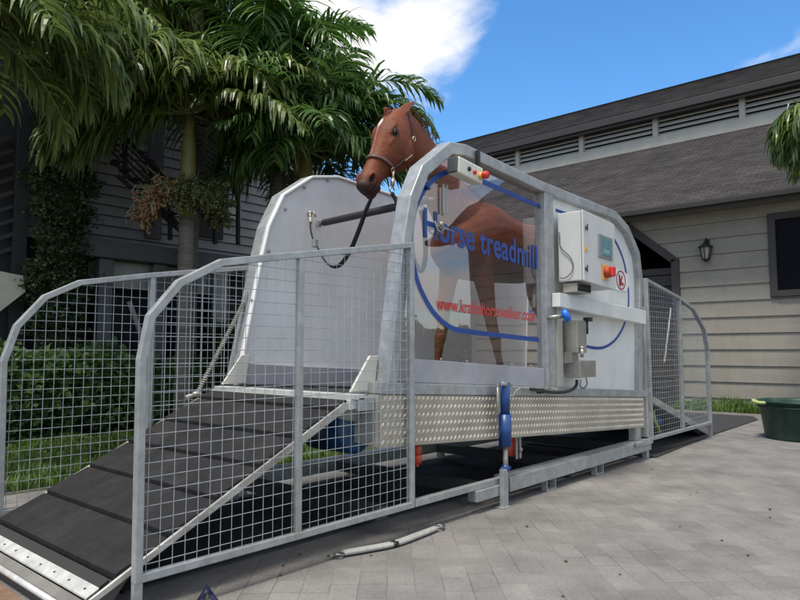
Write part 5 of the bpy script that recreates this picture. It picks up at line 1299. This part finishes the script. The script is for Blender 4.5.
for s in (1, -1):
    ra = s * math.pi * .68
    cheek = [(tn - .02 - .30 * k / 8, ra + s * (.0 - .02 * k)) for k in range(9)]
    ck = hstrap([(.485, ra), (.43, ra * .97), (.38, s * 1.98), (.33, s * 2.02), (.28, s * 2.06), (.22, s * 2.1)], .011, .022, 'cheek_strap', LEATHER, HT)
    ck2 = hstrap([(.22, s * 2.1), (.16, s * 2.12), (.10, s * 2.1), (.04, s * 2.0), (-.02, s * 1.7)], .014, .022, 'crown_strap', mat('dark_leather', (.035, .02, .018), .5), HT)
    part(MB().beam(headpt(.37, s * 1.99, .018), headpt(.28, s * 2.06, .018), .018, .006), 'name_plate', BRASS, .002, ck)
    c = headpt(.50, ra, .014); e1 = (headpt(.52, ra, .014) - headpt(.48, ra, .014)).normalized(); e2 = (headpt(.5, ra + .2, .014) - headpt(.5, ra - .2, .014)).normalized()
    part(MB().tube([c + e1 * .02 * math.cos(a) + e2 * .02 * math.sin(a) for a in [2 * math.pi * k / 14 for k in range(15)]], .0045, 6), 'halter_ring', BRASS, 0, nb)
    c = headpt(.13, s * 2.1, .02)
    part(MB().tube([c + HA * .022 * math.cos(a) + HN * .016 * math.sin(a) for a in [2 * math.pi * k / 12 for k in range(13)]], .004, 6), 'buckle', BRASS, 0, ck2)
ts = hstrap([(.22, 2.1), (.24, 2.5), (.25, math.pi), (.24, -2.5), (.22, -2.1)], .013, .02, 'throat_strap', MATS['dark_leather'], HT)
# lead straps: near one with clip, far one to the tie ring
c = headpt(.50, math.pi * .68, .02)
L1 = thing('lead_strap', (c.x, c.y, 1.7), 'lead strap with brass clip hanging from the halter on the window side', 'lead strap')
e = at(392, 190, 'y', c.y - .01)
clip = MB().tube([c, c.lerp(e, .45)], [.008, .013], 8).tube([c.lerp(e, .4), c.lerp(e, .8)], .016, 8)
ce = e
clip.tube([ce + Vector((.026 * math.cos(a), 0, .022 * math.sin(a))) for a in [2 * math.pi * k / 12 for k in range(10)]], .006, 6)
part(clip, 'clip', mat('bright_clip_metal', (.6, .45, .33), .3, .8), 0, L1)
pp = [ce + Vector((0, 0, -.02)), at(398, 206, 'y', 3.14), at(409, 240, 'y', 3.02), at(417, 266, 'y', 2.92), at(422, 270, 'y', 2.88), at(425.5, 255, 'y', 2.86), at(424, 225, 'y', 2.84), at(421, 210, 'y', 2.83)]
part(MB().tube(catmull(pp, 7), .017, 8, flat=(1, .3)), 'webbing', STRAP, 0, L1)
c = headpt(.50, -math.pi * .68, .02)
L2 = thing('lead_strap', (c.x, c.y + .3, 1.7), 'black lead strap looping from the horse head to the ring on the white panel', 'lead strap')
pp = [c, at(374, 192, 'y', 3.44), at(367, 208, 'y', 3.5), at(357, 235, 'y', 3.6), at(350, 251, 'y', 3.68), at(341, 264, 'y', 3.76), at(333, 267, 'y', 3.84), at(325, 261, 'y', 3.92), at(318.5, 249, 'y', 3.98), at(313, 239, 'y', 4.03), at(310.5, 229, 'y', 4.06), at(310.5, 222, 'y', 4.08)]
part(MB().tube(catmull(pp, 6), [.010 + .009 * sst(0, 18, i) for i in range(len(catmull(pp, 6)))], 8, flat=(1, .35)), 'webbing', STRAP, 0, L2)
k0 = at(310.5, 222, 'y', 4.08); k1 = at(310, 213, 'y', 4.10)
part(MB().tube([k0, k0.lerp(k1, .5)], .012, 8).tube([k0.lerp(k1, .4), k1], .007, 8).ball(k0, .016), 'clip', BRASS, 0, L2)
kk = at(315, 243, 'y', 4.0); part(MB().box(kk.x - .022, kk.x + .022, kk.y - .02, kk.y + .02, kk.z - .035, kk.z + .03), 'buckle', STAIN, .006, L2)
# ================================================================ LIGHT, SKY, CAMERA
SUN_EL = R(70); SUN_AZ_VEC = Vector((-.72, -.10, 0)).normalized()       # direction towards the sun, on the ground plane
sv = SUN_AZ_VEC * math.cos(SUN_EL) + UP * math.sin(SUN_EL)
sl = bpy.data.lights.new('sun', 'SUN'); sl.energy = 2.3; sl.angle = R(12); sl.color = (1, .93, .82)
so = bpy.data.objects.new('sun', sl); COL.objects.link(so); so.location = (0, 0, 20)
so.rotation_euler = sv.to_track_quat('Z', 'Y').to_euler()
w = bpy.data.worlds.new('World'); SC.world = w; w.use_nodes = True
N = w.node_tree.nodes; L = w.node_tree.links; bg = N['Background']
sky = N.new('ShaderNodeTexSky'); sky.sky_type = 'NISHITA'; sky.sun_disc = False; sky.sun_elevation = SUN_EL
sky.sun_rotation = math.atan2(sv.x, sv.y); sky.air_density = 1.0; sky.dust_density = .4; sky.ozone_density = 2.2
tc = N.new('ShaderNodeTexCoord'); nrm_ = N.new('ShaderNodeVectorMath'); nrm_.operation = 'NORMALIZE'; L.new(tc.outputs['Generated'], nrm_.inputs[0])
# cloud layer: project the direction on a plane high above
sp = N.new('ShaderNodeSeparateXYZ'); L.new(nrm_.outputs[0], sp.inputs[0])
mz = N.new('ShaderNodeMath'); mz.operation = 'ADD'; mz.inputs[1].default_value = .22; L.new(sp.outputs['Z'], mz.inputs[0])
dv_ = N.new('ShaderNodeVectorMath'); dv_.operation = 'DIVIDE'; cmb = N.new('ShaderNodeCombineXYZ')
for k in 'XYZ': L.new(mz.outputs[0], cmb.inputs[k])
L.new(nrm_.outputs[0], dv_.inputs[0]); L.new(cmb.outputs[0], dv_.inputs[1])
nz = N.new('ShaderNodeTexNoise'); nz.inputs['Scale'].default_value = 2.3; nz.inputs['Detail'].default_value = 9; nz.inputs['Roughness'].default_value = .56; nz.inputs['Distortion'].default_value = .25; L.new(dv_.outputs[0], nz.inputs['Vector'])
def blob(px, py, k0, k1, amp, neg=False):
    d = (at(px, py, 'z', 500) - CAM).normalized() if not neg else Vector(neg).normalized()
    dt = N.new('ShaderNodeVectorMath'); dt.operation = 'DOT_PRODUCT'; dt.inputs[1].default_value = d; L.new(nrm_.outputs[0], dt.inputs[0])
    mr = N.new('ShaderNodeMapRange'); mr.interpolation_type = 'SMOOTHSTEP'; mr.inputs['From Min'].default_value = k0; mr.inputs['From Max'].default_value = k1; mr.inputs['To Max'].default_value = amp
    L.new(dt.outputs['Value'], mr.inputs['Value']); return mr.outputs[0]
b1 = blob(375, -30, math.cos(R(15)), math.cos(R(4)), .36)
b2 = blob(0, 0, .25, .85, .32, neg=(.65, -.7, .42))
b3 = blob(0, 0, .70, .95, .30, neg=(-.1, -.1, 1))  # unseen overhead cloud, added to whiten the ambient light
b4 = blob(520, -10, math.cos(R(12)), math.cos(R(3)), .06)
s1 = N.new('ShaderNodeMath'); L.new(b1, s1.inputs[0]); L.new(b2, s1.inputs[1])
s2 = N.new('ShaderNodeMath'); L.new(s1.outputs[0], s2.inputs[0]); L.new(b3, s2.inputs[1])
s2b = N.new('ShaderNodeMath'); L.new(s2.outputs[0], s2b.inputs[0]); L.new(b4, s2b.inputs[1])
b6 = blob(0, 0, .35, .9, .34, neg=(-.85, -.15, .38)); s2d = N.new('ShaderNodeMath'); L.new(s2b.outputs[0], s2d.inputs[0]); L.new(b6, s2d.inputs[1]); s2b = s2d  # unseen cloud behind the camera, added for whiter light on the barn wall
b5 = blob(760, 30, math.cos(R(16)), math.cos(R(5)), -.12); s2c = N.new('ShaderNodeMath'); L.new(s2b.outputs[0], s2c.inputs[0]); L.new(b5, s2c.inputs[1])
s3 = N.new('ShaderNodeMath'); L.new(s2c.outputs[0], s3.inputs[0]); L.new(nz.outputs['Fac'], s3.inputs[1])
cr = N.new('ShaderNodeMapRange'); cr.interpolation_type = 'SMOOTHSTEP'; cr.inputs['From Min'].default_value = .68; cr.inputs['From Max'].default_value = .92; L.new(s3.outputs[0], cr.inputs['Value'])
hs = N.new('ShaderNodeHueSaturation'); hs.inputs['Saturation'].default_value = 1.3; hs.inputs['Value'].default_value = 1.1; L.new(sky.outputs[0], hs.inputs['Color'])
mx = N.new('ShaderNodeMix'); mx.data_type = 'RGBA'; L.new(cr.outputs[0], mx.inputs[0]); L.new(hs.outputs[0], mx.inputs[6]); mx.inputs[7].default_value = (5.7, 5.6, 5.5, 1)
L.new(mx.outputs[2], bg.inputs['Color']); bg.inputs['Strength'].default_value = .125

cd = bpy.data.cameras.new('camera'); cam = bpy.data.objects.new('camera', cd); COL.objects.link(cam)
cd.sensor_width = 36; cd.lens = F / 800 * 36; cd.clip_end = 500; cd.clip_start = .05
cam.matrix_world = Matrix((RT.to_4d(), CU.to_4d(), (-FW).to_4d(), (0, 0, 0, 1))).transposed() if False else Matrix(((RT.x, CU.x, -FW.x, CAM.x), (RT.y, CU.y, -FW.y, CAM.y), (RT.z, CU.z, -FW.z, CAM.z), (0, 0, 0, 1)))
SC.camera = cam
SC.render.engine = 'CYCLES'
vs = SC.view_settings; vs.view_transform = 'Standard'; vs.look = 'None'; vs.gamma = 1; vs.use_curve_mapping = False; vs.exposure = 0.75
SC.cycles.transparent_max_bounces = 16; SC.cycles.max_bounces = 8
SC.render.resolution_x = 1024; SC.render.resolution_y = 768
